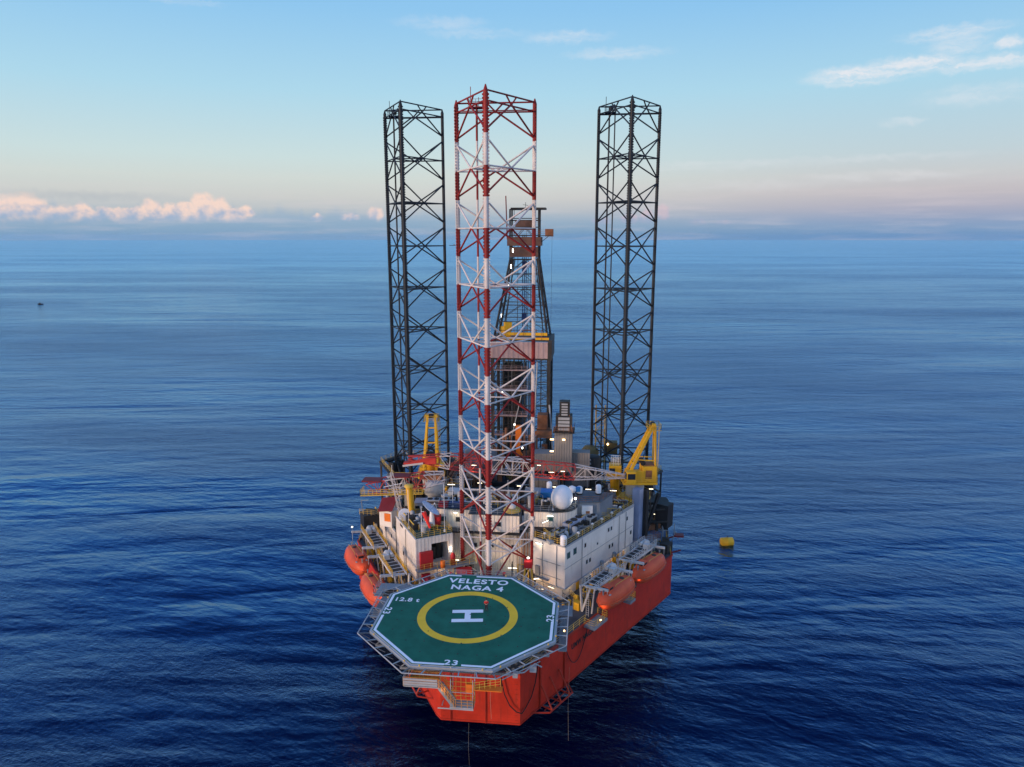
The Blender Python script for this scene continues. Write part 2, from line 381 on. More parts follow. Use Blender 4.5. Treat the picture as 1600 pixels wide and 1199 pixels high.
# ------------------------------------------------------------------ sea
Z0 = 23.0                      # helideck height above the water
def sea_mat():
    m = bpy.data.materials.new('sea_water'); m.use_nodes = True; m.node_tree.nodes.clear(); t = NT(m.node_tree)
    o = t.n('ShaderNodeOutputMaterial')
    g = t.n('ShaderNodeNewGeometry'); P = g.outputs['Position']
    def rot(ang, sx, sy):
        c, s_ = cos(radians(ang)), sin(radians(ang))
        x = t.v('DOT_PRODUCT', P, (c, s_, 0)); y = t.v('DOT_PRODUCT', P, (-s_, c, 0))
        return t.comb(t.m('MULTIPLY', x, sx), t.m('MULTIPLY', y, sy), 0.)
    n1 = t.noise(rot(12, .010, .045), 1., 3., .5, .6)       # swell
    n2 = t.noise(rot(-14, .11, .22), 1., 3., .55, .2)       # wind sea
    n3 = t.noise(rot(-26, .70, 1.15), 1., 4., .6, .15)        # chop
    n4 = t.noise(rot(20, 2.1, 3.0), 1., 3., .6, .1)        # ripples
    n0 = t.noise(rot(5, .0045, .022), 1., 4., .6, .3)      # long low swell that still shows far off
    band = t.noise(rot(4, .0011, .0045), 1., 4., .6, .5)    # slicks and wind patches
    band2 = t.noise(rot(-8, .0075, .02), 1., 3., .6, .5)
    rough = t.m('ADD', t.mapr(band, .38, .62, .18, 1.35), t.mapr(band2, .35, .65, -.15, .25))
    small = t.m('ADD', t.m('MULTIPLY', n3, .30), t.m('MULTIPLY', n4, .16))
    h = t.m('ADD', t.m('ADD', t.m('ADD', t.m('MULTIPLY', n0, 3.4), t.m('MULTIPLY', n1, 2.1)), t.m('MULTIPLY', n2, .55)), t.m('MULTIPLY', small, rough))
    bp = t.n('ShaderNodeBump'); bp.inputs['Strength'].default_value = 1.; bp.inputs['Distance'].default_value = 1.0
    t.link(h, bp.inputs['Height']); N = bp.outputs[0]
    cd = t.v('LENGTH', t.v('SUBTRACT', P, (15.3, -87.3, 0)))
    far = t.mapr(cd, 150., 2500., 0., 1.)
    df_ = t.n('ShaderNodeBsdfDiffuse'); df_.inputs['Color'].default_value = (.0003, .0010, .017, 1)
    gl = t.n('ShaderNodeBsdfGlossy'); pass
    t.link(N, gl.inputs['Normal'])
    t.link(t.m('ADD', .10, t.m('MULTIPLY', far, .12)), gl.inputs['Roughness'])
    lw = t.n('ShaderNodeLayerWeight'); lw.inputs['Blend'].default_value = .5; t.link(N, lw.inputs['Normal'])
    fr = t.m('ADD', .022, t.m('MULTIPLY', t.m('POWER', lw.outputs['Facing'], 3.0), t.mapr(lw.outputs['Facing'], .26, .62, .04, 1.08)), clamp=True)
    t.link(t.mix(t.mapr(lw.outputs['Facing'], .45, 1.), (.22, .48, 1.), (.44, .68, .87)), gl.inputs['Color'])
    mx = t.n('ShaderNodeMixShader'); t.link(fr, mx.inputs[0]); t.link(df_.outputs[0], mx.inputs[1]); t.link(gl.outputs[0], mx.inputs[2])
    t.link(mx.outputs[0], o.inputs[0])
    return m
SEA = sea_mat()
# the visible sea ends where the curved earth would hide it from this height
mb = MB(); S = 15600.
mb.add([(15.3+S*cos(k*pi/128), -87.3+S*sin(k*pi/128), 0) for k in range(256)], [tuple(range(256))])
tag(mb.build('sea', SEA), 'dark blue open sea with low swell', kind='structure'); bpy.data.objects['sea']['category'] = 'sea'

# ------------------------------------------------------------------ hull
HB = 6.5; HD = 14.2
A0 = radians(31.4); US = Vector((sin(A0), cos(A0), 0)); NS = Vector((cos(A0), -sin(A0), 0))    # starboard side: along, outward
UP = Vector((-sin(A0), cos(A0), 0)); NP = Vector((-cos(A0), -sin(A0), 0))                    # port
BR = Vector((7.0, .7, 0)); BL = Vector((-4.1, .7, 0))
def sside(s, off=0., z=0.): p = BR+US*s+NS*off; return Vector((p.x, p.y, z))
def pside(s, off=0., z=0.): p = BL+UP*s+NP*off; return Vector((p.x, p.y, z))
LS = 47.2
c1 = sside(LS); c2 = pside(LS)
outline = [(BL.x, BL.y), (BR.x, BR.y), (c1.x, c1.y), (c1.x, 72.), (c2.x, 72.), (c2.x, c2.y), (BL.x-.9, BL.y+1.0)]
hull = thing('rig_hull', 'orange red triangular hull of the drilling rig with pale houses on its deck', 'hull', (1.4, 36, HB))
mb = MB(); mb.prism(outline, HB, HD, 0, 1, 2); mb.build('shell', [RED, DECK, HULLD], hull)
mb = MB()     # low bulwark, rubbing strips and deck edge
ol = [Vector((x, y, 0)) for x, y in outline]
for a, b in zip(ol, ol[1:]+ol[:1]):
    mb.bar(a+Vector((0, 0, HD+.12)), b+Vector((0, 0, HD+.12)), .28, .3)
    mb.bar(a+Vector((0, 0, HB+.25)), b+Vector((0, 0, HB+.25)), .16, .16)
mb.build('edge_beam', REDD, hull)
mb = MB()
rail(mb, [sside(s_, -.25, HD+.25) for s_ in (1, 12, 17)], 1.1, 0, 1.8)
rail(mb, [pside(s_, -.25, HD+.25) for s_ in (1, 10)], 1.1, 0, 1.8)
rail(mb, [(c1.x-.3, c1.y, HD+.25), (c1.x-.3, 71.8, HD+.25)], 1.1)
rail(mb, [(c2.x+.3, c2.y, HD+.25), (c2.x+.3, 71.8, HD+.25)], 1.1)
mb.build('railing', YELR, hull)
# name on the starboard side
c = sside(16.4, .03, HB+5.6)
M = Matrix.Translation(c) @ Matrix(((US.x, 0, NS.x, 0), (US.y, 0, NS.y, 0), (0, 1, 0, 0), (0, 0, 0, 1)))
text_mesh('UMW NAGA 4', M, .85, BLK, 'hull_name', hull, .01, .045, .88)
# walkway grating beside the boats
# draught marks and weld doublers at the bow
mb = MB()
for i in range(8): mb.box((BL.x+.45, .68, HB+.7+i*.8), (.35, .03, .12))
for i in range(8): mb.box((BR.x-.5, .68, HB+.7+i*.8), (.35, .03, .12))
mb.build('draught_mark', REDD, hull)
mb = MB()
for s_, r_ in ((4.6, .12), (10.8, .1)): mb.path([sside(s_, .12, HD), sside(s_, .12, HB+.1)], r_, 0, 6)
for x in (-2.7, 2.2): mb.path([(x, .55, HD), (x, .55, HB+.1)], .07, 0, 6)
mb.build('hull_pipe', REDD, hull)

def boat_landing(name, label, f, s0, L, zlo):
    g = thing(name, label, 'bracket', tuple(f(s0, 0, zlo)))
    mb = MB()
    for i in range(3):
        a = s0+L*i/2
        mb.tube(f(a, .1, zlo+3.6), f(a, 2.1, zlo+.3), .13); mb.tube(f(a, .1, zlo+.3), f(a, 2.1, zlo+.3), .12)
    mb.build('strut', REDD, g)
    mb = MB(); mb.tube(f(s0-.6, 2.1, zlo+.3), f(s0+L+.6, 2.1, zlo+.3), .12); mb.tube(f(s0-.6, 1.2, zlo+.3), f(s0+L+.6, 1.2, zlo+.3), .07)
    mb.tube(f(s0-.6, 2.1, zlo+.3), f(s0-2.2, .1, zlo+.3), .11); mb.tube(f(s0+L+.6, 2.1, zlo+.3), f(s0+L+2.2, .1, zlo+.3), .11)
    mb.build('fender_rail', REDD, g)
boat_landing('fender_bracket', 'red tubular bracket low on the shaded side of the hull near the bow', sside, 4.8, 4.6, HB+.2)
boat_landing('fender_bracket', 'red tubular bracket on the far side of the bow below the helideck stairs', pside, 4.4, 4.0, HB+1.6)

# ------------------------------------------------------------------ helideck
heli = thing('helideck', 'green octagonal helideck with white H in a yellow ring and white border', 'helideck', (0, 0, Z0))
def octo(A, off=0.):
    R_ = A/2/cos(pi/8); return [(R_*cos(pi/8+k*pi/4+off), R_*sin(pi/8+k*pi/4+off)) for k in range(8)]
mb = MB(); mb.prism(octo(23.3), Z0-.35, Z0, 0, 1, 0); mb.build('deck_plate', [LGREY, GREEN], heli)
mb = MB()     # gutter round the edge
o1, o2 = octo(23.9), octo(23.3)
for k in range(8):
    a, b, c_, d_ = o1[k], o1[(k+1) % 8], o2[(k+1) % 8], o2[k]
    mb.prism([a, b, c_, d_], Z0-.42, Z0-.06, 0)
mb.build('gutter', LGREY, heli)
mb = MB(); z = Z0+.004    # white border with gaps
A1, A2 = octo(23.0), octo(22.3)
def border(k, f0, f1):
    p = lambda O, f: (O[k][0]+(O[(k+1) % 8][0]-O[k][0])*f, O[k][1]+(O[(k+1) % 8][1]-O[k][1])*f, z)
    mb.add([p(A1, f0), p(A1, f1), p(A2, f1), p(A2, f0)], [(0, 1, 2, 3)])
# side k runs from vertex k to k+1; k=1 aft side, k=3 port, k=5 bow, k=7 starboard
for k in range(8):
    if k == 1: border(k, 0, .56); border(k, .80, 1)
    elif k == 3: border(k, 0, .38); border(k, .60, 1)
    elif k == 5: border(k, 0, .40); border(k, .62, 1)
    elif k == 7: border(k, 0, .47); border(k, .66, 1)
    else: border(k, 0, 1)
mb.build('border_line', MARK, heli)
def flat_ring(r0, r1, z, n=96):
    m_ = MB()
    for i in range(n):
        a, b = 2*pi*i/n, 2*pi*(i+1)/n
        m_.add([(r0*cos(a), r0*sin(a), z), (r1*cos(a), r1*sin(a), z), (r1*cos(b), r1*sin(b), z), (r0*cos(b), r0*sin(b), z)], [(0, 1, 2, 3)])
    return m_
flat_ring(5.6, 6.7, Z0+.004).build('aiming_circle', YELM, heli)
mb = MB(); z = Z0+.005
RH = Matrix.Rotation(radians(7.5), 4, 'Z')
for y0, y1 in ((.78, 1.58), (-1.58, -.78)): mb.add([(-2.1, y0, z), (2.05, y0, z), (2.05, y1, z), (-2.1, y1, z)], [(0, 1, 2, 3)], 0, False, RH)
mb.add([(-.4, -.78, z), (.4, -.78, z), (.4, .78, z), (-.4, .78, z)], [(0, 1, 2, 3)], 0, False, RH)
mb.build('letter_h', MARK, heli)
def T(x, y, a=0.): return Matrix.Translation((x, y, Z0+.01)) @ Matrix.Rotation(radians(a), 4, 'Z')
text_mesh('VELESTO', T(.0, 9.72), 1.38, MARK, 'deck_name', heli, .003, .05, 1.06)
text_mesh('NAGA 4', T(.05, 7.75), 1.38, MARK, 'deck_name', heli, .003, .05, 1.02)
text_mesh('12.8 t', T(-9.15, 3.4), 1.0, MARK, 'weight_limit', heli, .003, .03, .98)
text_mesh('23', T(-.15, -10.95), 1.0, MARK, 'size_number', heli, .003, .03, 1.2)
text_mesh('23', T(-11.1, .2, -90), 1.0, MARK, 'size_number', heli, .003, .03, 1.2)
text_mesh('23', T(11.05, .5, 90), 1.0, MARK, 'size_number', heli, .003, .03, 1.2)
mb = MB()
for i in range(-4, 5):
    for j in range(-4, 5):
        x, y = i*2.35+.3, j*2.35+.4
        if x*x+y*y < 118: mb.lathe((x, y, Z0), [(.1, 0), (.1, .014), (0, .016)], 0, 6)
tag(mb.build1('tie_down_point', BLK, heli), kind='stuff')
# edge lights
for k in range(8):
    a, b = o1[k], o1[(k+1) % 8]
    for f in (.12, .5, .88):
        x, y = a[0]+(b[0]-a[0])*f, a[1]+(b[1]-a[1])*f
        mb = MB(); mb.lathe((x, y, Z0-.06), [(.09, 0), (.09, .14), (.05, .2), (0, .21)], 0, 8); mb.build('deck_light', YELR if f != .5 else LGREY, heli)
# safety net frames
for k in range(8):
    if k == 1: continue
    ri, ro = 23.9/2/cos(pi/8), (23.0+3.7)/2/cos(pi/8)
    aa, ab = pi/8+k*pi/4, pi/8+(k+1)*pi/4
    pi0, pi1 = Vector((ri*cos(aa), ri*sin(aa), Z0-.35)), Vector((ri*cos(ab), ri*sin(ab), Z0-.35))
    po0, po1 = Vector((ro*cos(aa), ro*sin(aa), Z0-.15)), Vector((ro*cos(ab), ro*sin(ab), Z0-.15))
    mb = MB(); mb.tube(po0, po1, .07, 0, 6); mb.tube(pi0, pi1, .06, 0, 6)
    for i in range(6):
        f = i/5; mb.bar(pi0.lerp(pi1, f), po0.lerp(po1, f), .14, .1)
        mb.tube(pi0.lerp(pi1, f)-Vector((0, 0, .8)), pi0.lerp(pi1, f).lerp(po0.lerp(po1, f), .8), .045, 0, 4)
    fr = mb.build('net_frame', LGREY, heli)
    mb = MB()
    n = 44
    for i in range(n+1):
        f = i/n; mb.tube(pi0.lerp(pi1, f), po0.lerp(po1, f), .011, 0, 3, cap=False)
    for j in range(1, 8):
        f = j/8; mb.tube(pi0.lerp(po0, f), pi1.lerp(po1, f), .011, 0, 3, cap=False)
    mb.build('net', DARK, fr)
# support structure below the deck
mb = MB()
for y in (-9.5, -5, 0, 5, 9.5):
    w = 11.2 if abs(y) < 5.5 else 6.8
    for zz in (Z0-.75, Z0-2.0): mb.bar((-w, y, zz), (w, y, zz), .25, .3)
    n = int(w*2/2.4)
    for i in range(n):
        x = -w+i*2*w/n; mb.tube((x, y, Z0-2.0), (x+w/n, y, Z0-.75), .08, 0, 5); mb.tube((x+w/n, y, Z0-.75), (x+2*w/n, y, Z0-2.0), .08, 0, 5)
for x in (-9, -4.5, 0, 4.5, 9):
    w = 11.2 if abs(x) < 5.5 else 7
    mb.bar((x, -w, Z0-1.02), (x, w, Z0-1.02), .22, .26)
for x in (-4, 0, 4, 7):
    mb.tube((x, -8.5, Z0-2.), (x*.8+.6, 1.4, HD), .22, 0, 8); mb.tube((x, -2.5, Z0-2.), (x*.8+.6, 3.2, HD), .2, 0, 8)
for x in (-9, 9.5):
    mb.tube((x, 0, Z0-2.), (x*.62+.6, 6., HD), .2, 0, 8); mb.tube((x, 9, Z0-1.2), (x*.9, 11, HD), .2, 0, 8)
mb.build('support_truss', GREY, heli)
# access walks hung under the edge
mb = MB()
for (x0, x1, y0, y1, z) in ((-14.2, -11.9, 2.5, 10.5, 20.6), (-15.5, -9.5, 8.5, 12.5, 20.6)):
    mb.bb(x0, x1, y0, y1, z-.1, z); rail(mb, [(x0, y0, z), (x0, y1, z)], 1.1, 0, 1.5); rail(mb, [(x0, y0, z), (x1, y0, z)], 1.1, 0, 1.5)
for (x0, x1, y0, y1, z) in ((12.2, 13.3, -2.5, 6.0, 20.2), (10.8, 13.8, 7.5, 10.4, 19.6)):
    mb.bb(x0, x1, y0, y1, z-.1, z); rail(mb, [(x1, y0, z), (x1, y1, z)], 1.1, 0, 1.1)
rail(mb, [(-4.6, 12.3, 22.5), (4.6, 12.3, 22.5)], 1.0, 0, 1.5)
rail(mb, [(4.6, 12.3, 22.5), (11.0, 6.5, 22.5)], 1.0, 0, 1.5)
mb.build('edge_walkway', GREY, heli)
# flights of steps on the port quarter of the deck
mb = MB()
for i in range(9): mb.bb(-13.6+i*.0, -11.2, 10.6+i*.42, 10.9+i*.42, 20.4-i*.62, 20.5-i*.62)
mb.bar((-13.7, 10.5, 20.6), (-13.7, 14.4, 14.9), .08, .35); mb.bar((-11.1, 10.5, 20.6), (-11.1, 14.4, 14.9), .08, .35)
mb.build('stair', LGREY, heli)
# flood lamp at starboard edge
mb = MB(); mb.tube((12.9, -.6, 20.8), (12.9, -.6, 21.9), .05); mb.lathe((12.9, -.6, 21.9), [(.0, -.06), (.13, 0), (.13, .12), (0, .2)], 1, 8)
mb.build('flood_lamp', [GREY, LAMPW], heli)

# gangway and stair under the bow edge of the helideck
gw = thing('bow_gangway', 'grey gangway and yellow stair hung below the front edge of the helideck', 'gangway', (-1, -12.6, 19.5))
mb = MB()
mb.bb(-5.3, -1.1, -13.6, -12.2, 21.3, 21.42); mb.bb(.1, 2.9, -13.6, -12.2, 18.9, 19.02)
mb.build('platform', LGREY, gw)
mb = MB()
for z in (21.55, 21.85, 22.2): mb.bb(-5.3, -1.3, -13.68, -13.62, z, z+.24)
mb.bb(-5.36, -5.3, -13.6, -12.2, 21.4, 22.5)
mb.build('side_panel', LGREY, gw)
mb = MB()
mb.bar((-1.1, -13.55, 21.3), (.6, -13.55, 18.95), .08, .35); mb.bar((-1.1, -12.3, 21.3), (.6, -12.3, 18.95), .08, .35)
for i in range(9): mb.box((-1.0+i*.19, -12.93, 21.15-i*.26), (.24, 1.2, .05))
mb.build('stair', GREY, gw)
mb = MB()
rail(mb, [(-5.3, -13.6, 21.42), (-1.2, -13.6, 21.42)], 1.1, 0, .9); rail(mb, [(-1.1, -13.6, 21.4), (.6, -13.6, 19.0)], 1.1, 0, .6)
rail(mb, [(-1.1, -12.2, 21.4), (.6, -12.2, 19.0)], 1.1, 0, .6); rail(mb, [(.8, -13.6, 19.0), (2.9, -13.6, 19.0), (2.9, -12.2, 19.0)], 1.1, 0, .7)
mb.build('handrail', paint('orange_rail', (.62, .26, .05), .5), gw)
mb = MB()
rail(mb, [(-5.2, -12.3, 21.42), (-1.2, -12.3, 21.42)], 1.1, 0, .5, .03); rail(mb, [(3.0, -13.5, 21.3), (6.0, -12.9, 21.6)], 1.0, 0, .6, .03)
for x in (-.6, .0, .6, 1.2, 1.8, 2.4): mb.tube((x, -12.25, 19.0), (x, -12.0, 22.2), .035)
for z in (19.6, 20.2, 20.8, 21.4): mb.tube((-.6, -12.2, z), (2.9, -12.2, z), .03)
mb.build('cage', YELR, gw)
mb = MB(); mb.bb(3.0, 6.2, -13.4, -12.4, 21.2, 21.3); mb.bb(1.9, 2.8, -12.6, -12.2, 20.3, 21.4); mb.bb(-4.6, -1.4, -12.1, -11.9, 21.4, 22.4); mb.build('locker', ORG, gw)
mb = MB()
for x in (.2, 2.8): mb.tube((x, -13.5, 19.), (x, -13.2, 22.4), .05); mb.tube((x, -12.3, 19.), (x, -11.6, 22.3), .06)
for x in (-5.1, -3.2, -1.3): mb.tube((x, -12.4, 21.3), (x, -11.5, 22.2), .06)
mb.tube((.2, -13.5, 20.9), (2.8, -13.5, 20.9), .035)
mb.bb(-.9, -.8, -13.3, -12.4, 18.95, 19.0); mb.bb(-1.3, 2.9, -13.66, -13.62, 18.75, 18.9)
mb.build('hanger', LGREY, gw)

nz = thing('pipe_bracket', 'small grey pipe brackets clamped under the right front edge of the helideck', 'bracket', (8, -8.5, 21))
mb = MB(); mb.path([(6.2, -10.6, 21.6), (8.4, -9.2, 21.2), (9.6, -7.9, 21.6), (10.4, -7.4, 20.9)], .09); mb.path([(6.0, -11.4, 21.5), (10.2, -7.2, 21.5)], .06); mb.box((7.4, -9.9, 21.3), (.6, .6, .6)); mb.box((9.4, -8.2, 21.1), (.8, .5, .7)); mb.build('pipework', LGREY, nz)
# hose loop and lines over the bow
def hang(name, label, cat, p, q, sag, r, m, n=18, ext=0):
    mb = MB(); pts = []
    for i in range(n+1):
        f = i/n; x = lerp(p, q, f); pts.append((x[0], x[1], x[2]-sag*4*f*(1-f)))
    mb.path(pts, r, 0, 6); o = mb.build(name, m); tag(o, label, cat); return o
mb = MB(); mb.path([(4.4, .35, 14.9), (4.5, .3, 13.2), (4.9, .28, 11.4), (5.6, .26, 9.8), (6.5, .24, 8.9), (7.25, .35, 8.6), tuple(sside(1.0, .28, 8.9)), tuple(sside(2.2, .28, 9.8)), tuple(sside(3.1, .28, 11.4)), tuple(sside(3.6, .28, 13.2)), tuple(sside(3.7, .28, 14.9))], .075, 0, 8)
tag(mb.build('hose', RUBBER), 'thick black hose hanging in a deep loop over the corner of the bow', 'hose')
hang('hose', 'thin brown rope sagging on the shaded hull side under the dark lettering', 'rope', tuple(sside(10.5, .25, 14)), tuple(sside(17, .25, 14)), 4.6, .06, BLK)
def drop(label, p, z, r, m): mb = MB(); mb.path([p, (p[0]-.1, p[1], (p[2]+z)/2), (p[0]+.05, p[1]-.1, z)], r); tag(mb.build('mooring_line', m), label, 'rope')
drop('pale rope falling from the shaded hull side straight into the black water', tuple(sside(8.6, 2.4, 12.)), -1, .012, ROPE)
drop('frayed rope with an orange float falling over the front face of the bow', (3.1, -.3, 14.), 8., .02, ROPE)
drop('thin line falling from the bow front into the water left of the frayed rope', (-.1, .3, 6.6), -1, .010, ROPE)
mb = MB(); mb.lathe((3.1, -.35, 12.6), [(0, -.35), (.16, -.2), (.16, .3), (0, .42)], 0, 8); tag(mb.build('float', ORG), 'small orange float hung on the frayed rope at the bow', 'float')

# ------------------------------------------------------------------ jack-up legs
LEG_S = 11.86
def make_leg(name, label, loc, ztop, znode, red):
    leg = thing(name, label, 'rig leg', (loc[0], loc[1], 0))
    r_ = LEG_S/sqrt(3); ch = [(0, -r_), (LEG_S/2, r_/2), (-LEG_S/2, r_/2)]
    mats = [REDL, WHITEL] if red else [BLACK, BLACK]
    BAY = 8.52; zb = -6.
    zs = []; z = znode
    while z > zb: zs.append(z); z -= BAY
    def col(z):
        if not red or z > znode: return 0
        return 1 if ((znode-z) % BAY) < BAY/2 else 0
    cuts = sorted(set([zb, ztop]+[z for z in zs]+[z-BAY/2 for z in zs if z-BAY/2 > zb]))
    X0 = Vector((loc[0], loc[1], 0))
    for i, (x, y) in enumerate(ch):
        extra = .9 if i == 0 else 0
        mb = MB()
        for a, b in zip(cuts[:-1], cuts[1:]): mb.tube((x, y, a), (x, y, b), .31, col((a+b)/2), 10, cap=False)
        top = ztop
        if i == 0: mb.tube((x, y, top), (x, y, top+extra-.7), .31, 0, 10, cap=False); top += extra-.7
        mb.tube((x, y, top), (x, y, top+.8), .33, 0, 10, .08)
        c_ = mb.build('chord', mats, leg, False)
        # rack teeth on both sides, along the tangent
        mb = MB(); L_ = sqrt(x*x+y*y); tx, ty = -y/L_, x/L_; an = atan2(ty, tx)
        z = 12.; 
        while z < top-.3:
            mb.box((x, y, z), (.98, .14, .26), col(z), an); z += .46
        mb.box((x, y, (12+top)/2), (.70, .12, top-12.2), 0, an) if not red else [mb.box((x, y, (max(a, 12)+b)/2), (.70, .12, b-max(a, 12)), col((a+b)/2), an) for a, b in zip(cuts[:-1], cuts[1:]) if b > 12.5]
        mb.build('rack', mats, c_, False)
    V = [Vector((x, y, 0)) for x, y in ch]
    dr_, hr = .142, .125
    for i in range(3):
        a, b = V[i], V[(i+1) % 3]
        levels = [znode+BAY]+zs
        for k, zt in enumerate(levels):
            zl = zt-BAY
            if zl < 6: break
            zm = (zt+zl)/2; g = .45
            if zt > znode+.1:        # half bay at the head of the leg
                mid = (a+b)/2
                for e in (a, b):
                    mb = MB(); mb.tube(e+Vector((0, 0, zl+g)), mid+Vector((0, 0, zm+.2)), dr_, 0, 7); mb.build('diagonal_brace', mats, leg, False)
                    mb = MB(); mb.tube(mid+Vector((0, 0, zm+.1)), mid.lerp(e, .22)+Vector((0, 0, zm+1.4)), .13, 0, 6); mb.build('diagonal_brace', mats, leg, False)
                for dz_ in (.0, 1.35):
                    mb = MB(); mb.tube(a+Vector((0, 0, zm+dz_)), b+Vector((0, 0, zm+dz_)), hr, 0, 7); mb.build('horizontal_brace', mats, leg, False)
                continue
            mid = (a+b)/2+Vector((0, 0, zm))
            for p, q in ((a, b), (b, a)):
                mb = MB(); mb.tube(p+Vector((0, 0, zt-g)), mid, dr_, 1, 7); mb.tube(mid, q+Vector((0, 0, zl+g)), dr_, 0, 7)
                mb.build('diagonal_brace', mats, leg, False)
            mb = MB(); mb.tube(a+Vector((0, 0, zm)), b+Vector((0, 0, zm)), hr, 1, 7); mb.build('horizontal_brace', mats, leg, False)
    # inner triangle at each horizontal level
    mb = MB()
    for zt in zs:
        zm = zt-BAY/2
        if zm < 12: continue
        ms = [(V[i]+V[(i+1) % 3])/2+Vector((0, 0, zm)) for i in range(3)]
        for i in range(3): mb.tube(ms[i], ms[(i+1) % 3], .11, 1, 6)
    mb.build('inner_brace', mats, leg, False)
    # caisson and ladder inside the leg
    cx_, cy_ = (-2.6, 2.0) if red else (-3.9, 2.6)
    mb = MB(); tt = ztop-.6
    for a, b in zip(cuts[:-1], cuts[1:]):
        mb.tube((cx_, cy_, a), (cx_, cy_, b), .17, col((a+b)/2), 7, cap=False)
    if not red: mb.tube((cx_+1.1, cy_, 0), (cx_+1.1, cy_, tt+.8), .13, 0, 6)
    mb.build('caisson', mats, leg, False)
    mb = MB(); z = ztop-.6
    px, py = (cx_, cy_) if red else (cx_+.2, cy_-.3)
    mb.box((px, py, z), (2.2, 2.0, .12), 0); mb.bar((0-LEG_S/2, r_/2, z-.2), (LEG_S/2, r_/2, z-.2), .15, .15)
    rail(mb, [(px-1.1, py-1, z), (px+1.1, py-1, z), (px+1.1, py+1, z), (px-1.1, py+1, z)], 1.1, 0, 1., .035, 3, True)
    mb.tube((px-.9, py, z), (px-.9, py, z+3.0), .06); mb.tube((px+.3, py, z), (px+.3, py, z+1.5), .05)
    if not red:
        mb.lathe((px+.1, py, z+.3), [(.0, 0), (.42, .1), (.5, .6), (.3, 1.0), (0, 1.1)], 0, 8)
        mb.lathe((px+.7, py+.2, z+.9), [(.0, 0), (.3, .1), (.32, .5), (0, .8)], 0, 8)
    mb.build('top_platform', mats, leg, False)
    return leg
FX, FY_, AY = .62, 22.78, 60.76
make_leg('lattice_tower', 'red and white banded lattice leg standing behind the helideck', (FX, FY_), 91.9, Z0+63.6, True)
aft = make_leg('lattice_tower', 'black lattice leg on the left side of the rig', (FX-21.65, AY), 96.9, Z0+69.0, False)
aft2 = dup(aft, (FX+21.65, AY, 0), 0, 'black lattice leg on the right side of the rig')
# ------------------------------------------------------------------ quarters
PSB = Vector((12.25, 21.35, 0)); PPT = Vector((-12.45, 22.1, 0))
def wS(s, d, z): p = PSB+US*s-NS*d; return Vector((p.x, p.y, z))
def wP(s, d, z): p = PPT+UP*s-NP*d; return Vector((p.x, p.y, z))
def wbox(mb, f, s0, s1, d0, d1, z0, z1, m=0):
    q = [f(s0, d0, 0), f(s1, d0, 0), f(s1, d1, 0), f(s0, d1, 0)]
    pts = [(p.x, p.y) for p in q]
    a = sum(pts[i][0]*pts[(i+1) % 4][1]-pts[(i+1) % 4][0]*pts[i][1] for i in range(4))
    if a < 0: pts.reverse()
    return mb.prism(pts, z0, z1, m)
def window(par, f, s, z, w=.62, h=.78, d=-.03, glass=None, face='side'):
    mb = MB()
    if face == 'side': wbox(mb, f, s-w/2-.09, s+w/2+.09, d, .1, z-h/2-.09, z+h/2+.09)
    else: wbox(mb, f, d, .1, s-w/2-.09, s+w/2+.09, z-h/2-.09, z+h/2+.09)
    o = mb.build('window', LGREY, par); mb = MB()
    if face == 'side': wbox(mb, f, s-w/2, s+w/2, d-.025, .05, z-h/2, z+h/2)
    else: wbox(mb, f, d-.025, .05, s-w/2, s+w/2, z-h/2, z+h/2)
    mb.build('pane', glass or GLASS, o)
def striplamp(par, p, d, L=1.5, m=None, w=.10):
    """a fluorescent fitting: body and glowing tube"""
    p = Vector(p); d = Vector(d).normalized()
    mb = MB(); mb.bar(p-d*L/2+Vector((0, 0, .09)), p+d*L/2+Vector((0, 0, .09)), w+.1, .06)
    mb.bar(p-d*L*.42, p+d*L*.42, w, .07, 1)
    return mb.build('strip_lamp', [LGREY, m or LAMPC], par)
PTS = []
def glowpt(p, e, col=(1, .62, .28), r=.25): PTS.append((p, e, col, r))

# starboard wing
q = thing('quarters_block', 'long pale grey two storey quarters block on the right side with small paired windows', 'building', tuple(wS(0, 0, HD)))
mb = MB(); wbox(mb, wS, .35, 23.4, .75, 6.0, HD, 16.55); mb.build('lower_wall', CREAMW, q)
mb = MB(); wbox(mb, wS, 0, 23.0, 0, 6.3, 16.55, 23.62); mb.build('wall', CREAMW, q)
mb = MB(); wbox(mb, wS, -.12, 23.1, -.12, 6.4, 16.42, 16.6); wbox(mb, wS, -.06, 23.05, -.06, .12, 19.95, 20.05); mb.build('ledge', LGREY, q)
mb = MB(); wbox(mb, wS, .1, 22.9, .1, 6.2, 23.6, 23.68); mb.build('roof', DECK, q)
mb = MB(); wbox(mb, wS, -.02, 23.02, -.02, .1, 23.62, 23.85); wbox(mb, wS, 16.5, 23.03, -.03, .14, 23.62, 24.15); wbox(mb, wS, -.02, .1, 0, 6.3, 23.62, 23.85); mb.build('coaming', LGREY, q)
mb = MB(); rail(mb, [wS(.15, .15, 23.8), wS(23, .15, 23.8)], 1.05, 0, 1.7); rail(mb, [wS(.15, .15, 23.8), wS(.15, 6.1, 23.8)], 1.05, 0, 1.4); mb.build('railing', YELR, q)
for s, z in ((6.1, 22.0), (13.8, 22.15), (14.8, 22.1), (20.5, 22.1), (6.7, 18.8), (7.7, 18.75), (14.3, 18.85), (15.3, 18.8), (22.1, 18.9)): window(q, wS, s, z, .42, .62)
window(q, wS, 1.0, 22.05, .85, 1.0, glass=TEALG); window(q, wS, 2.9, 22.1, .85, 1.0, glass=TEALG)
window(q, wS, 10.1, 20.9, .3, .3)
for s in (7.0, 8.1): window(q, wS, s, 15.3, .5, 1.0, d=.70)
for i in range(8): striplamp(q, wS(1.2+i*3.0, .55, 16.25), US, 1.3, LAMPC)
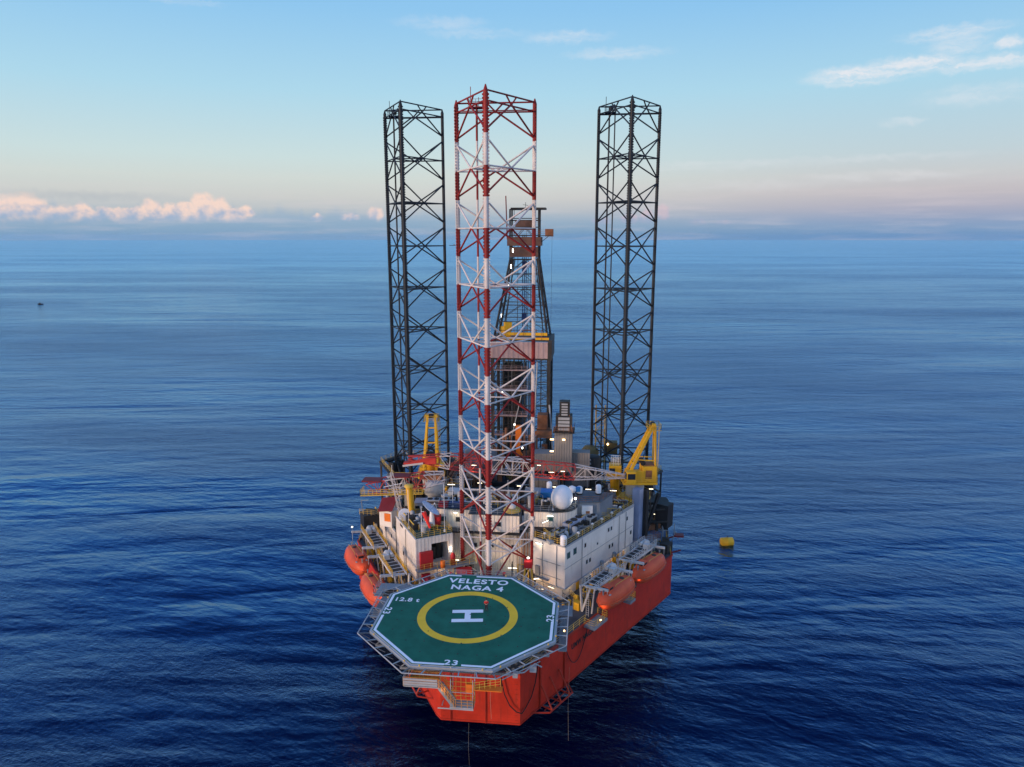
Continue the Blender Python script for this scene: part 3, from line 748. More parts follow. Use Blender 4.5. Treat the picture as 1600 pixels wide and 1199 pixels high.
for i in range(0, 8, 2): glowpt(wS(2.5+i*3.0, -.3, 15.9), 26., (1, .74, .42))
mb = MB()
for s in (4.6, 12.5, 18.6): wbox(mb, wS, s, s+.95, .70, .8, 14.25, 16.2)
mb.build('door', YEL, q)
mb = MB()
for s in (9.3, 10.2, 11.2, 16.1, 17.1, 20.4): mb.lathe(tuple(wS(s, .45, HD)), [(.0, 0), (.28, 0), (.28, 1.3), (.12, 1.55), (0, 1.6)], 0, 8)
mb.build('wall_tank', YEL, q)
mb = MB()
for s in (11.4, 15.7): mb.lathe(tuple(wS(s, -.25, 16.5)), [(.0, 0), (.3, 0), (.42, .5), (.3, .8), (0, .85)], 0, 10); 
for s in (5.0, 17.5, 19.9): mb.tube(wS(s, -.12, 16.6), wS(s, -.12, 23.6), .05)
mb.build('wall_fitting', GREY, q)
mb = MB()
for z in (20.4, 18.0): mb.tube(wS(-.12, .8, z), wS(-.12, 5.6, z), .045)
for d in (1.6, 4.4): mb.tube(wS(-.12, d, 16.6), wS(-.12, d, 23.6), .06)
wbox(mb, wS, -.35, -.02, 4.9, 5.7, 17.5, 19.2); wbox(mb, wS, -.6, -.02, 3.0, 5.9, 17.2, 17.3)
mb.build('front_fitting', GREY, q)
striplamp(q, wS(-.25, 5.0, 23.2), NS, 1.5, LAMPWH); glowpt(wS(-1., 5., 22.8), 30., (1, .8, .55))
striplamp(q, wS(-.25, 2.5, 16.2), NS, 1.4, LAMPC)
mb = MB(); mb.lathe(tuple(wS(.6, .75, 23.85)), [(.55, 0), (.55, 1.25), (.42, 1.5), (0, 1.62)], 0, 14); mb.build('vent_cowl', DOME, q)

# port wing
q2 = thing('quarters_block', 'cream quarters block on the left side with a dark bay in its front wall', 'building', tuple(wP(0, 0, HD)))
mb = MB(); wbox(mb, wP, .35, 23.4, .75, 6.2, HD, 16.35); mb.build('lower_wall', CREAMW, q2)
mb = MB()
wbox(mb, wP, 0, 10.8, 0, .25, 16.35, 23.55); wbox(mb, wP, 3.4, 10.8, .25, 6.6, 16.35, 23.2)
wbox(mb, wP, 0, 3.4, 5.75, 6.6, 16.35, 23.55); wbox(mb, wP, 0, 3.4, .25, 5.75, 22.35, 23.55); wbox(mb, wP, 0, 3.4, .25, 5.75, 16.35, 18.3); wbox(mb, wP, 0, 3.4, .25, 2.75, 18.3, 22.35)
wbox(mb, wP, 10.8, 23.0, 0, 6.4, 16.35, 20.3); wbox(mb, wP, 10.8, 11.6, 0, .25, 20.3, 23.55); wbox(mb, wP, 15.2, 17.4, 0, .25, 20.3, 22.3); wbox(mb, wP, 17.4, 23, 0, .25, 20.3, 20.9)
mb.build('wall', CREAM, q2)
mb = MB(); wbox(mb, wP, 3.38, 3.42, .3, 5.7, 18.3, 22.3); wbox(mb, wP, 2.4, 3.3, 3.2, 4.3, 18.3, 20.6); wbox(mb, wP, 2.6, 3.3, 4.5, 5.5, 18.3, 21.4); mb.build('bay_back', DARK, q2)
mb = MB(); wbox(mb, wP, -.12, 23.1, -.12, .1, 16.22, 16.42); mb.build('ledge', LGREY, q2)
mb = MB(); wbox(mb, wP, .3, 10.7, .27, 6.5, 23.56, 23.62); wbox(mb, wP, 10.9, 22.9, .27, 6.3, 20.3, 20.36); mb.build('roof', DECKG, q2)
mb = MB(); rail(mb, [wP(.1, .15, 23.6), wP(10.8, .15, 23.6)], 1.05, 0, 1.5); rail(mb, [wP(.1, .15, 23.6), wP(.1, 6.5, 23.6)], 1.05, 0, 1.1); rail(mb, [wP(.1, 6.5, 23.6), wP(6., 6.5, 23.6)], 1.05, 0, 1.5)
rail(mb, [wP(-1.2, -.1, 18.4), wP(-1.2, 4.4, 18.4), wP(-1.9, 7.6, 18.4), wP(-1.9, 10.0, 18.4)], 1.1, 0, 1.2); mb.build('railing', YELR, q2)
mb = MB(); wbox(mb, wP, -1.3, 0, -.2, 4.4, 18.25, 18.38); wbox(mb, wP, -2.0, 0, 4.4, 10.2, 18.25, 18.38); mb.build('balcony', GREY, q2)
mb = MB(); wbox(mb, wP, -.7, -.05, .6, 2.75, 18.42, 21.3); mb.build('fire_cabinet', REDP, q2)
for s, z in ((7.1, 18.3), (14.6, 18.6), (21.4, 18.5), (18.5, 18.5)): window(q2, wP, s, z, .45, .65)
window(q2, wP, .5, 18.0, .4, .6, face='front')
mb = MB()
for i in range(7): mb.tube(wP(2+i*3, -.02, 16.4), wP(2+i*3, -.02, 14.3), .06)
for s in (1.5, 5.2, 8.5, 12.4, 15.5): wbox(mb, wP, s, s+.9, .3, .74, 14.3, 15.9)
mb.build('wall_locker', YEL, q2)
mb = MB()
for s in (3.6, 6.9, 13.7): wbox(mb, wP, s, s+.8, .2, .7, 15.2, 16.2)
mb.tube(wP(11.3, -.1, 16.4), wP(11.3, -.1, 23.4), .07); mb.tube(wP(5.3, -.1, 16.4), wP(5.3, -.1, 23.4), .05)
mb.build('wall_fitting', DARK, q2)
mb = MB(); wbox(mb, wP, 7.1, 8.6, -.05, .6, 22.9, 23.3); mb.build('roof_slot', BLK, q2)
mb = MB(); wbox(mb, wP, -.3, -.1, 5.9, 6.2, 20.5, 21.2); mb.build('bulkhead_lamp', LAMPWH, q2); glowpt(wP(-.9, 5.8, 20.8), 22., (1, .75, .5))
for s in (2.0, 8.0, 14., 20.): striplamp(q2, wP(s, .5, 16.1), UP, 1.2, LAMPC)
glowpt(wP(2, -.3, 15.7), 18.); glowpt(wP(8, -.3, 15.7), 18.)
# lower front yellow lit doorway and red reel
mb = MB(); wbox(mb, wP, .30, .42, 2.6, 4.6, 14.3, 16.3); mb.build('doorway', YEL, q2); glowpt(wP(-.8, 4.2, 17.6), 25., (1, .6, .25))

# central block with curved terrace
q3 = thing('quarters_block', 'tall cream bridge block behind the red and white leg carrying the white radome', 'building', (0, 29, HD))
mb = MB()
mb.prism([(-4.4, 27.7), (4.2, 27.7), (4.2, 33), (-4.4, 33)], 23.2, 26.2)
mb.prism([(-10.4, 28.9), (-4.4, 28.9), (-4.4, 34), (-10.4, 34)], 23.2, 26.5)
arc = [(4.9, 29.0), (10.5, 29.0)]+[(10.5+3.4*sin(a*pi/12), 32.4-3.4*cos(a*pi/12)) for a in range(1, 7)]+[(13.9, 35), (4.9, 35)]
mb.prism(arc, 23.9, 26.6)
mb.prism([(-10.2, 28.7), (6.4, 28.7), (6.4, 36), (-10.2, 36)], HD, 23.0)
mb.prism([(-15, 30.5), (-10.2, 28.7), (-10.2, 36), (-18, 36)], HD, 23.0)
mb.build('wall', CREAM, q3)
mb = MB(); mb.prism([(-4.5, 27.6), (4.3, 27.6), (4.3, 33), (-4.5, 33)], 26.2, 26.36); mb.prism([(-10.5, 28.8), (-4.5, 28.8), (-4.5, 34), (-10.5, 34)], 26.5, 26.62)
mb.prism([(x*1.005, y-.08) for x, y in arc], 26.6, 26.75); mb.build('roof', DECK, q3)
mb = MB(); ar2 = [(4.9, 28.0), (11.0, 28.0)]+[(11.0+4.3*sin(a*pi/12), 32.3-4.3*cos(a*pi/12)) for a in range(1, 7)]+[(15.3, 37), (4.9, 37)]
mb.prism(ar2, 23.65, 23.9); mb.prism([(-10.6, 27.1), (4.9, 27.1), (4.9, 29), (-10.6, 29)], 22.95, 23.15); mb.build('terrace', BLK, q3)
mb = MB()
for i in range(2, len(ar2)-3):
    pass
rail(mb, [(x, y, 26.75) for x, y in arc[:8]], 1.0, 0, 1.3); rail(mb, [(-10.3, 29, 26.6), (-4.6, 29, 26.6)], 1., 0, 1.3); rail(mb, [(-4.3, 27.8, 26.35), (4.1, 27.8, 26.35)], 1., 0, 1.2)
rail(mb, [(-10.5, 27.2, 23.1), (-3.5, 27.2, 23.1)], 1., 0, 1.3); rail(mb, [(6, 26.4, 23.6), (12.5, 22.8, 23.8)], 1.05, 0, 1.2)
mb.build('railing', GREY, q3)
def win3(x, y, z, w, h, g=None):
    mb = MB(); mb.bb(x-w/2-.1, x+w/2+.1, y-.03, y+.08, z-h/2-.1, z+h/2+.1); o = mb.build('window', LGREY, q3)
    mb = MB(); mb.bb(x-w/2, x+w/2, y-.055, y+.05, z-h/2, z+h/2); mb.build('pane', g or GLASS, o)
for x in (-9.2, -6.4): win3(x, 28.9, 24.7, 1.0, .8, TEALG if x < -9 else GLASS)
for x in (.6, ): win3(x, 27.7, 24.6, .95, .7)
for x in (6.4, 9.4): win3(x, 29.0, 25.4, .6 if x < 7 else .9, .7, GLASS if x < 7 else TEALG)
for x, z in ((-8.2, 20.2), (-.6, 20.3), (3.1, 20.1), (-5.5, 17), (-3.5, 20.2)): win3(x, 28.7, z, .55, .7)
striplamp(q3, (9.4, 28.6, 26.1), (1, 0, 0), 1.3, LAMPWH); striplamp(q3, (8.6, 28.2, 25.2), (1, .5, .3), 1.3, LAMPWH); glowpt((9, 27.9, 25.6), 25., (1, .8, .55))
striplamp(q3, (-6.9, 28.6, 26.0), (1, 0, 0), .7, LAMPWH); glowpt((-7, 28., 25.5), 18., (.95, 1, .6))
striplamp(q3, (3.1, 27.3, 16.9), (1, 0, 0), 1.8, LAMPWH); glowpt((2.5, 26.9, 16.6), 30., (1, .85, .5))
striplamp(q3, (-6.6, 27.3, 17.9), (1, 0, 0), 1.0, LAMPWH); glowpt((-6.6, 26.9, 17.5), 25., (1, .85, .45))
striplamp(q3, (7.4, 23.6, 17.0), (1, .4, 0), 1.6, LAMPWH); glowpt((7.2, 23., 17.0), 25., (1, .7, .35))
mb = MB()
for x in (4.6, 5.1, 5.6): mb.tube((x, 28.5, HD), (x, 28.5, 23), .09)
for x in (-3.9, 3.9, -10): mb.tube((x, 28.5, HD), (x, 28.5, 23), .05)
mb.build('pipe', RUST, q3)

# radome
rd = thing('radome', 'big white egg shaped radome on the curved roof corner', 'radome', (11.3, 30.6, 26.6))
mb = MB(); prof = []
for i in range(15):
    a = -pi/2+pi*i/14; prof.append((max(0., 1.88*cos(a)), 27.75+1.1+1.98*sin(a)+.25*max(0, sin(a))))
mb.lathe((11.3, 30.2, 0), prof, 0, 36); mb.build('dome', DOME, rd)
mb = MB(); mb.lathe((11.3, 30.2, 26.6), [(.75, 0), (.75, .35)], 0, 14); 
for a in range(4): mb.tube((11.3+.6*cos(a*pi/2), 30.2+.6*sin(a*pi/2), 26.5), (11.3+.8*cos(a*pi/2), 30.2+.8*sin(a*pi/2), 27.5), .06)
mb.build('base', BLK, rd)

# ------------------------------------------------------------------ lifeboats (local x = length)
def make_lifeboat(label):
    b = thing('lifeboat', label, 'lifeboat', (0, 0, 0), 0, 'orange lifeboats along both sides of the hull')
    L, n, ms = 8.9, 22, 16   # length in metres before scaling
    mb = MB(); vs = []
    for i in range(n+1):
        x = -1+2*i/n; w = 1.62*(1-abs(x)**2.6)**.62 if abs(x) < 1 else 0.; w = max(w, .06)
        ht = 1.55*(1-abs(x)**3.2)**.5 if abs(x) < 1 else 0.; hb = 1.45*(1-abs(x)**4)**.6 if abs(x) < 1 else 0.
        for k in range(ms):
            a = 2*pi*k/ms; c, s_ = cos(a), sin(a)
            y = w*abs(c)**.75*(1 if c > 0 else -1); z = (max(ht, .05)*abs(s_)**.8) if s_ > 0 else -max(hb, .05)*abs(s_)**1.25
            vs.append((x*L/2, y, z))
    fs = [(i*ms+k, (i+1)*ms+k, (i+1)*ms+(k+1) % ms, i*ms+(k+1) % ms) for i in range(n) for k in range(ms)]
    mb.add([v for v in vs], [tuple(reversed(f)) for f in fs], 0, True); mb.build('hull', ORANGE, b)
    mb = MB()
    pts = [(x*L/2*1.005, s_*(1.62*(1-abs(x)**2.6)**.62+.03), .02) for s_ in (1,) for x in [-.99+1.98*i/20 for i in range(21)]]
    mb.path(pts, .085, 0, 6); mb.path([(x, -y, z) for x, y, z in pts], .085, 0, 6); mb.build('rubbing_strake', paint('strake', (.55,.09,.03), .5), b)
    mb = MB(); mb.box((-2.35, 0, 1.62), (1.5, 1.35, .75), 0, 0, None, .72); cn = mb.build('conning_tower', ORANGE, b)
    mb = MB(); mb.box((-1.66, 0, 1.72), (.1, .85, .3), 0); mb.box((-3.0, 0, 1.72), (.1, .85, .3), 0)
    mb.box((-2.35, .62, 1.7), (.8, .08, .26)); mb.box((-2.35, -.62, 1.7), (.8, .08, .26)); mb.build('pane', GLASS, cn)
    mb = MB(); mb.lathe((1.5, 0, 1.45), [(.34, 0), (.34, .14), (0, .16)], 0, 12); mb.box((.2, 1.12, .95), (.8, .12, .5)); mb.box((.2, -1.12, .95), (.8, .12, .5)); mb.build('hatch', DARK, b)
    for x in (-3.6, 3.4):
        mb = MB(); mb.tube((x, 0, .9), (x, 0, 1.6), .09); mb.box((x, 0, 1.55), (.3, .14, .3)); mb.build('lifting_hook', GREY, b)
    mb = MB()
    for y in (-.55, .55): mb.path([(-1.2, y, 1.5), (-1.0, y, 1.72), (2.9, y, 1.5), (3.1, y, 1.3)], .03, 0, 5)
    mb.build('grab_rail', YELR, b)
    mb = MB()
    for s_ in (1, -1):
        for i in range(9): x = -3.4+i*.85; y = s_*(1.62*(1-abs(x/4.45)**2.6)**.62+.07); mb.path([(x, y, -.1), (x+.42, y*1.01, -.38), (x+.85, s_*(1.62*(1-abs(min(.99, (x+.85)/4.45))**2.6)**.62+.07), -.1)], .022, 0, 4)
    mb.build('grab_line', ROPE, b)
    mb = MB()
    for x in (-3.1, -.3, 2.3):
        for s_ in (1, -1): mb.box((x, s_*1.02*(1-abs(x/4.45)**3)**.6, 1.12), (.34, .22, .12))
    mb.build('reflective_tape', LGREY, b)
    mb = MB(); mb.box((-4.2, 0, -.9), (.5, .12, .9)); mb.lathe((-4.3, 0, -1.25), [(0, -.2), (.25, 0), (.25, .1), (0, .2)], 0, 8); mb.build('rudder', BLK, b)
    return b
lb = make_lifeboat('orange lifeboat nearest the camera on the right side, below the pale davit')
aS = atan2(US.y, US.x); aP = atan2(UP.y, UP.x)
LBS = [sside(23.4, 1.5, 17.2), sside(34.9, 1.4, 16.9)]; LBP = [pside(23.8, 2.9, 15.6), pside(35.6, 2.9, 15.9)]
lb.location = LBS[0]; lb.rotation_euler = (0, 0, aS); lb.scale = (1.14, 1.1, 1.15)
G = 'orange lifeboats along both sides of the hull'
dup(lb, LBS[1], aS, 'orange lifeboat farther back on the right side of the hull', G)
dup(lb, LBP[0], aP, 'orange lifeboat on the left side closest to the helideck', G)
dup(lb, LBP[1], aP, 'orange lifeboat on the left side, behind the other left one', G)

DAVW = paint('davit_white', (.50, .49, .47), .55, var=.15, streak=.45, streakcol=(.25,.14,.08))
# davits (local x along hull, y outboard to the boat)
def make_davit(name, label, rm, fm):
    d = thing(name, label, 'davit', (0, 0, 0), 0, None)
    mb = MB()
    for x in (-3.9, 3.9):
        for k in (-1, 1): mb.bar((x, -1.5+.0*k, 0), (x+.35*k, -.9+.75*k, 4.6), .26, .3)
        mb.bar((x, -.9, 4.5), (x, 3.1, 5.0), .3, .38); mb.tube((x, 3.0, 5.), (x, 3.0, 3.6), .04)
        mb.bar((x, .3, .2), (x, .7, 4.6), .2, .2)
    mb.build('frame', fm, d)
    mb = MB()
    for y in (-1.15, 1.15): mb.bar((-4.6, y, 4.75), (4.6, y, 4.75), .16, .3)
    for i in range(8): mb.bar((-4.4+i*1.25, -1.15, 4.8), (-4.4+i*1.25, 1.15, 4.8), .14, .12)
    mb.build('platform', fm, d)
    mb = MB()
    for i in range(4):
        mb.box((-2.6+i*1.25, 0, 4.86), (.95, 1.5, .06))
    mb.build('grating', DARK, d)
    mb = MB(); mb.lathe((3.2, 0, 4.9), [(.0, 0), (.5, 0), (.55, .6), (.35, .95), (0, 1.)], 0, 10); mb.box((2.4, .3, 5.2), (.9, .9, .7)); mb.tube((2.1, -.7, 5.3), (4.1, -.7, 5.3), .32, 0, 10); mb.build('winch', DAVW, d)
    mb = MB()
    rail(mb, [(-4.6, -1.2, 4.9), (4.6, -1.2, 4.9)], 1.0, 0, .9, .04); rail(mb, [(-4.6, 1.2, 4.9), (4.6, 1.2, 4.9)], 1.0, 0, .9, .04); mb.build('railing', rm, d)
    mb = MB()
    for i in range(12): mb.tube((-4.8, -.2, .3+i*.38), (-4.8, .25, .3+i*.38), .025, 0, 4)
    mb.tube((-4.8, -.2, 0), (-4.8, -.2, 5), .035); mb.tube((-4.8, .25, 0), (-4.8, .25, 5), .035); mb.build('ladder', rm, d)
    return d
dv = make_davit('davit', 'pale steel davit platform over the nearer lifeboat on the right side', DAVW, DAVW)
dv.location = sside(23.6, -1.0, HD); dv.rotation_euler = (0, 0, aS); dv['group'] = 'lifeboat davits'; dv.scale = (1, -1, 1)
d2 = dup(dv, sside(35.4, -1.0, HD), aS, 'pale steel davit platform over the farther lifeboat on the right side', 'lifeboat davits')
dp = make_davit('davit', 'davit platform with yellow rails over the left lifeboat closest to the helideck', YEL, DAVW)
dp.location = pside(25.0, -.6, HD); dp.rotation_euler = (0, 0, aP); dp['group'] = 'lifeboat davits'
dup(dp, pside(36.8, -.6, HD), aP, 'davit platform with yellow rails over the farther left lifeboat', 'lifeboat davits')
# boat boarding platforms and glow
def boarding(label, f, s0, s1, z=HD-.4):
    g = thing('boarding_platform', label, 'platform', tuple(f(s0, 0, z)))
    mb = MB(); q_ = [f(s0, 0), f(s1, 0), f(s1, 1.9), f(s0, 1.9)]; pts = [(p.x, p.y) for p in q_]
    if f is pside: pts.reverse()
    mb.prism(pts, z-.45, z); mb.build('deck', GREY, g)
    mb = MB(); rail(mb, [f(s0, .05, z), f(s0, 1.85, z), f(s1, 1.85, z), f(s1, .05, z)], 1.1, 0, .9); mb.build('railing', YELR, g)
boarding('grey walkway with yellow rail at the bow end of the right side boats', sside, 16.2, 20.2, HD+.15)
boarding('small platform between the two right side boats', sside, 27.6, 29.4)
boarding('grey platform beside the helideck at the bow end of the left boats', pside, 15.8, 19.2)
boarding('small yellow railed platform between the two left side boats', pside, 28.9, 30.6)
glowpt(pside(18.7, 3.0, 16.6), 30., (1, .5, .15)); glowpt(pside(29.9, 3.2, 17.2), 35., (1, .55, .15)); glowpt(sside(18.3, 2.2, 16.6), 24., (1, .5, .2)); glowpt((-.6, -13.9, 21.2), 14., (1, .6, .25)); glowpt(sside(30.2, 2.0, 16.8), 25., (1, .5, .2))
def lampbox(label, p, m=LAMPW, s=.22, post=0.):
    g = thing('bulkhead_lamp', label, 'lamp', (p[0], p[1], p[2]-post))
    mb = MB(); mb.lathe((p[0], p[1], p[2]), [(0, -s), (s, -s*.5), (s, s*.5), (0, s)], 0, 8); mb.build('bulb', m, g)
    mb = MB(); mb.box((p[0], p[1], p[2]+s+.04), (s*2.2, s*2.2, .06)); mb.tube((p[0], p[1], p[2]-post), (p[0], p[1], p[2]-s*.4), .05) if post else mb.box((p[0], p[1]+s, p[2]), (.1, .3, .1)); mb.build('fitting', GREY, g)
lampbox('glowing lamp at the bow end of the left lifeboat nearest the helideck', tuple(pside(19.0, 2.2, 15.0)), LAMPW, .15)
lampbox('glowing lamp between the two left lifeboats', tuple(pside(29.9, 2.4, 15.3)), LAMPW, .15)
lampbox('glowing lamp at the bow end of the nearer right lifeboat', tuple(sside(18.0, 1.9, 15.0)), LAMPW, .15)
lampbox('white lamp on a post at the outer far end of the left lifeboats', tuple(pside(43.5, 1.8, 19.)), LAMPWH, .15, 3.4)
# ------------------------------------------------------------------ cranes
def truss_boom(parent, p, q, bands, dmax=2.4, wmax=1.9, ends=.45, name='boom'):
    """four-chord lattice; bands = list of (fraction, material index)"""
    p = Vector(p); q = Vector(q); ax = q-p; L = ax.length; ax.normalize()
    sd = ax.cross(Vector((0, 0, 1))).normalized(); up = sd.cross(ax).normalized()
    if up.z < 0: up = -up
    n = max(8, int(L/1.9)); mb = MB()
    def sz(f):
        k = min(1., f/.26, (1-f)/.2); return ends+(1-ends)*max(0, k)
    def col(f):
        for a, m in bands:
            if f <= a: return m
        return bands[-1][1]
    def P(i, a, b):
        f = i/n; s = sz(f); return p+ax*(L*f)+sd*(a*wmax/2*s)+up*(b*dmax/2*s)
    for i in range(n):
        m = col((i+.5)/n)
        for a, b in ((-1,-1), (1,-1), (1,1), (-1,1)): mb.tube(P(i, a, b), P(i+1, a, b), .1, m, 5, cap=False)
        for (a, b), (c, d) in (((-1,-1), (-1,1)), ((1,-1), (1,1)), ((-1,1), (1,1)), ((-1,-1), (1,-1))):
            u, v = (P(i, a, b), P(i+1, c, d)) if i % 2 else (P(i, c, d), P(i+1, a, b))
            mb.tube(u, v, .055, m, 4, cap=False)
        for (a, b), (c, d) in (((-1,-1), (-1,1)), ((1,-1), (1,1)), ((-1,1), (1,1))): mb.tube(P(i, a, b), P(i, c, d), .05, m, 4, cap=False)
    return mb.build(name, [REDB, WHITEL], parent)

def make_crane(label, base, ztop, heading, hook=True):
    """heading: unit vector of the boom in plan"""
    x0, y0 = base; h = Vector((heading[0], heading[1], 0)).normalized(); s_ = Vector((-h.y, h.x, 0)); c = Vector((x0, y0, 0))
    cr = thing('pedestal_crane', label, 'crane', (x0, y0, HD))
    an = atan2(h.y, h.x)
    mb = MB(); mb.lathe((x0, y0, 0), [(1.35, HD), (1.35, ztop-3.2), (1.75, ztop-2.9), (1.75, ztop-.5), (1.5, ztop-.3), (1.5, ztop)], 0, 20); mb.build('pedestal', LGREY, cr)
    mb = MB(); mb.lathe((x0, y0, ztop-3.1), [(1.8, 0), (3.0, 0), (3.0, .12), (1.8, .12)], 0, 20)
    rail(mb, [(x0+2.9*cos(a*pi/8), y0+2.9*sin(a*pi/8), ztop-3.) for a in range(16)], 1.1, 0, 1.2, .04, 3, True); mb.build('pedestal_walkway', YELR, cr)
    mb = MB()
    def B(f, l, z, df, dl, dz, m=0, t=1.): mb.box(tuple(c+h*f+s_*l+Vector((0, 0, z))), (df, dl, dz), m, an, None, t)
    B(-.6, 0, ztop+.2, 6.4, 4.6, .4); B(-2.4, 0, ztop+1.9, 2.6, 3.6, 3.0); B(-.4, 1.4, ztop+1.5, 1.6, 1.3, 2.2); B(.9, -1.4, ztop+1.2, 1.6, 1.2, 1.6)
    mb.build('machinery_house', YEL, cr)
    mb = MB(); B(1.2, 2.1, ztop+1.5, 1.9, 1.5, 2.3, 0, .92); cb = mb.build('operator_cab', YEL, cr)
    mb = MB(); B(1.3, 2.1, ztop+1.8, 1.95, 1.2, 1.1); B(1.2, 2.1, ztop+1.8, 1.4, 1.56, 1.1); mb.build('pane', GLASS, cb)
    mb = MB(); B(-3.76, .3, ztop+1.6, .06, 1.6, 1.8); B(-2.2, 0, ztop+1.9, 1.2, 3.66, 1.6); B(-2.4, 0, ztop+3.45, 2.0, 2.4, .12); mb.build('louvre', RUST, cr)
    mb = MB(); top = c-h*3.0+Vector((0, 0, ztop+11.2))
    for k in (-1, 1):
        mb.bar(c+h*2.1+s_*1.35*k+Vector((0, 0, ztop+.4)), top+s_*.75*k, .42, .5); mb.bar(c-h*3.6+s_*1.35*k+Vector((0, 0, ztop+.4)), top+s_*.75*k-h*.3, .28, .3)
        mb.bar(c+h*.2+s_*1.12*k+Vector((0, 0, ztop+4.6)), c-h*3.4+s_*1.15*k+Vector((0, 0, ztop+4.4)), .16, .16)
    for f in (.3, .55, .8):
        a = (c+h*2.1+Vector((0, 0, ztop+.4))).lerp(top, f); w = 1.35-.6*f; mb.bar(a-s_*w, a+s_*w, .22, .22)
    mb.bar(top-s_*1.2, top+s_*1.2, .6, .6); mb.build('a_frame', YEL, cr)
    mb = MB(); t2 = top-Vector((0, 0, .9)); q_ = [t2-h*1.3-s_*1.4, t2+h*1.1-s_*1.4, t2+h*1.1+s_*1.4, t2-h*1.3+s_*1.4]
    rail(mb, q_, 1.1, 0, 1.0, .04, 3, True); mb.bar(q_[0], q_[1], .3, .06); mb.bar(q_[3], q_[2], .3, .06)
    for i in range(26):
        z = ztop+.5+i*.4; mb.tube(c-h*3.9+s_*1.15+Vector((0, 0, z)), c-h*3.9+s_*1.6+Vector((0, 0, z)), .03, 0, 4)
    for l in (1.15, 1.6): mb.tube(c-h*3.9+s_*l+Vector((0, 0, ztop)), c-h*3.9+s_*l+Vector((0, 0, ztop+11)), .04, 0, 4)
    rail(mb, [c+h*2.6-s_*2.3+Vector((0, 0, ztop+.4)), c-h*3.8-s_*2.3+Vector((0, 0, ztop+.4)), c-h*3.8+s_*2.3+Vector((0, 0, ztop+.4)), c+h*.2+s_*2.3+Vector((0, 0, ztop+.4))], 1.1, 0, 1.0)
    mb.build('ladder_and_rails', YELR, cr)
    mb = MB(); mb.tube(top-s_*.5, top+s_*.5, .45, 0, 12); mb.tube(c-h*1.2-s_*1.1+Vector((0, 0, ztop+3.9)), c-h*1.2+s_*1.1+Vector((0, 0, ztop+3.9)), .5, 0, 12); mb.build('sheave', BLK, cr)
    mb = MB()
    for k in (-.35, -.12, .12, .35): mb.tube(top+s_*k, c-h*1.2+s_*k+Vector((0, 0, ztop+3.9)), .025, 0, 4)
    mb.build('hoist_rope', BLK, cr)
    return cr, top
crR, topR = make_crane('yellow crane on the right side with a long red and white boom', (24.6, 45.6), 27.0, (-1, -.12))
truss_boom(crR, (22.9, 45.2, 28.0), (-18.0, 40.2, 31.9), [(.23, 1), (.42, 0), (.60, 1), (.80, 0), (.86, 1), (1, 0)], 2.7, 2.0, .22)
mb = MB(); 
for k in (-.3, .3): mb.tube(topR+Vector((0, k, 0)), (-16.0, 40.4+k, 33.2), .03, 0, 4)
mb.build('pendant_rope', BLK, crR)
crL, topL = make_crane('yellow crane on the left side in front of the black leg', (-15.2, 47.0), 26.4, (.12, -1))
b2 = thing('crane_boom', 'red and white lattice boom lying level behind the bridge block with a white tip', 'crane boom', (0, 51, 26))
truss_boom(b2, (-13.4, 49.5, 27.3), (16.2, 53.0, 28.2), [(.3, 0), (.52, 1), (.82, 0), (1, 1)], 2.5, 1.9, .3, 'lattice')
mb = MB()
for x in (-9, 11): mb.bar((x, 51, 20), (x, 51, 26.), .3, .3); mb.bar((x-.8, 51, 26), (x+.8, 51, 26), .3, .2)
mb.build('boom_rest', BLK, b2)
b3 = thing('crane_boom', 'short red and white lattice boom pointing left over the port side with a maroon head', 'crane boom', (-17, 36, 26))
truss_boom(b3, (-10.6, 37.5, 29.3), (-24.6, 35.6, 27.4), [(.2, 1), (.5, 0), (.75, 1), (1, 0)], 2.4, 2.2, .7, 'lattice')
mb = MB(); mb.box((-23.6, 35.7, 28.9), (3.4, 2.3, .25)); mb.box((-18.3, 36.4, 29.7), (3.2, 2.3, .2)); mb.build('head_plate', ROOFR, b3)
mb = MB(); mb.bar((-25.6, 34.6, 26.2), (-14, 34.9, 26.9), .6, .12); rail(mb, [(-25.6, 34.3, 26.3), (-14, 34.6, 26.9)], 1.0, 0, .8, .045); rail(mb, [(-25.6, 34.3, 26.3), (-25.6, 36.6, 26.3)], 1.0, 0, .8, .045); mb.build('walkway', YELR, b3)
mb = MB(); mb.lathe((-12.6, 38.2, 0), [(1.3, 20), (1.3, 25.6), (1.9, 25.9), (1.9, 27.6), (1.2, 28.3)], 0, 18); mb.build('pedestal', LGREY, b3)
mb = MB(); mb.prism([(-15.5, 38.6), (-11.5, 38.2), (-11.5, 41), (-15.5, 41)], 28.3, 29.2); mb.build('turntable', RUST, b3)
# folded red boom head in front of the left crane
b4 = thing('boom_head', 'bright red boom head with a pale face lying before the left crane', 'crane boom', (-16, 39.6, 31))
mb = MB(); mb.prism([(-18.6, 39.0), (-13.6, 39.6), (-13.6, 40.9), (-16., 41.0), (-18.6, 40.2)], 31.0, 31.25)
mb.add([(-18.6, 38.9, 30.9), (-14.0, 39.3, 32.2), (-12.6, 39.5, 32.2), (-12.6, 39.5, 31.0), (-15.4, 39.3, 31.0), (-18.6, 38.9, 30.6), (-18.6, 39.9, 30.9), (-14.0, 40.3, 32.2), (-12.6, 40.5, 32.2), (-12.6, 40.5, 31.0), (-15.4, 40.3, 31.0), (-18.6, 39.9, 30.6)],
       [(5,4,3,2,1,0), (6,7,8,9,10,11), (0,1,7,6), (1,2,8,7), (2,3,9,8), (3,4,10,9), (4,5,11,10), (5,0,6,11)])
mb.build('plate', paint('red_fresh', (.55,.05,.035), .5), b4)
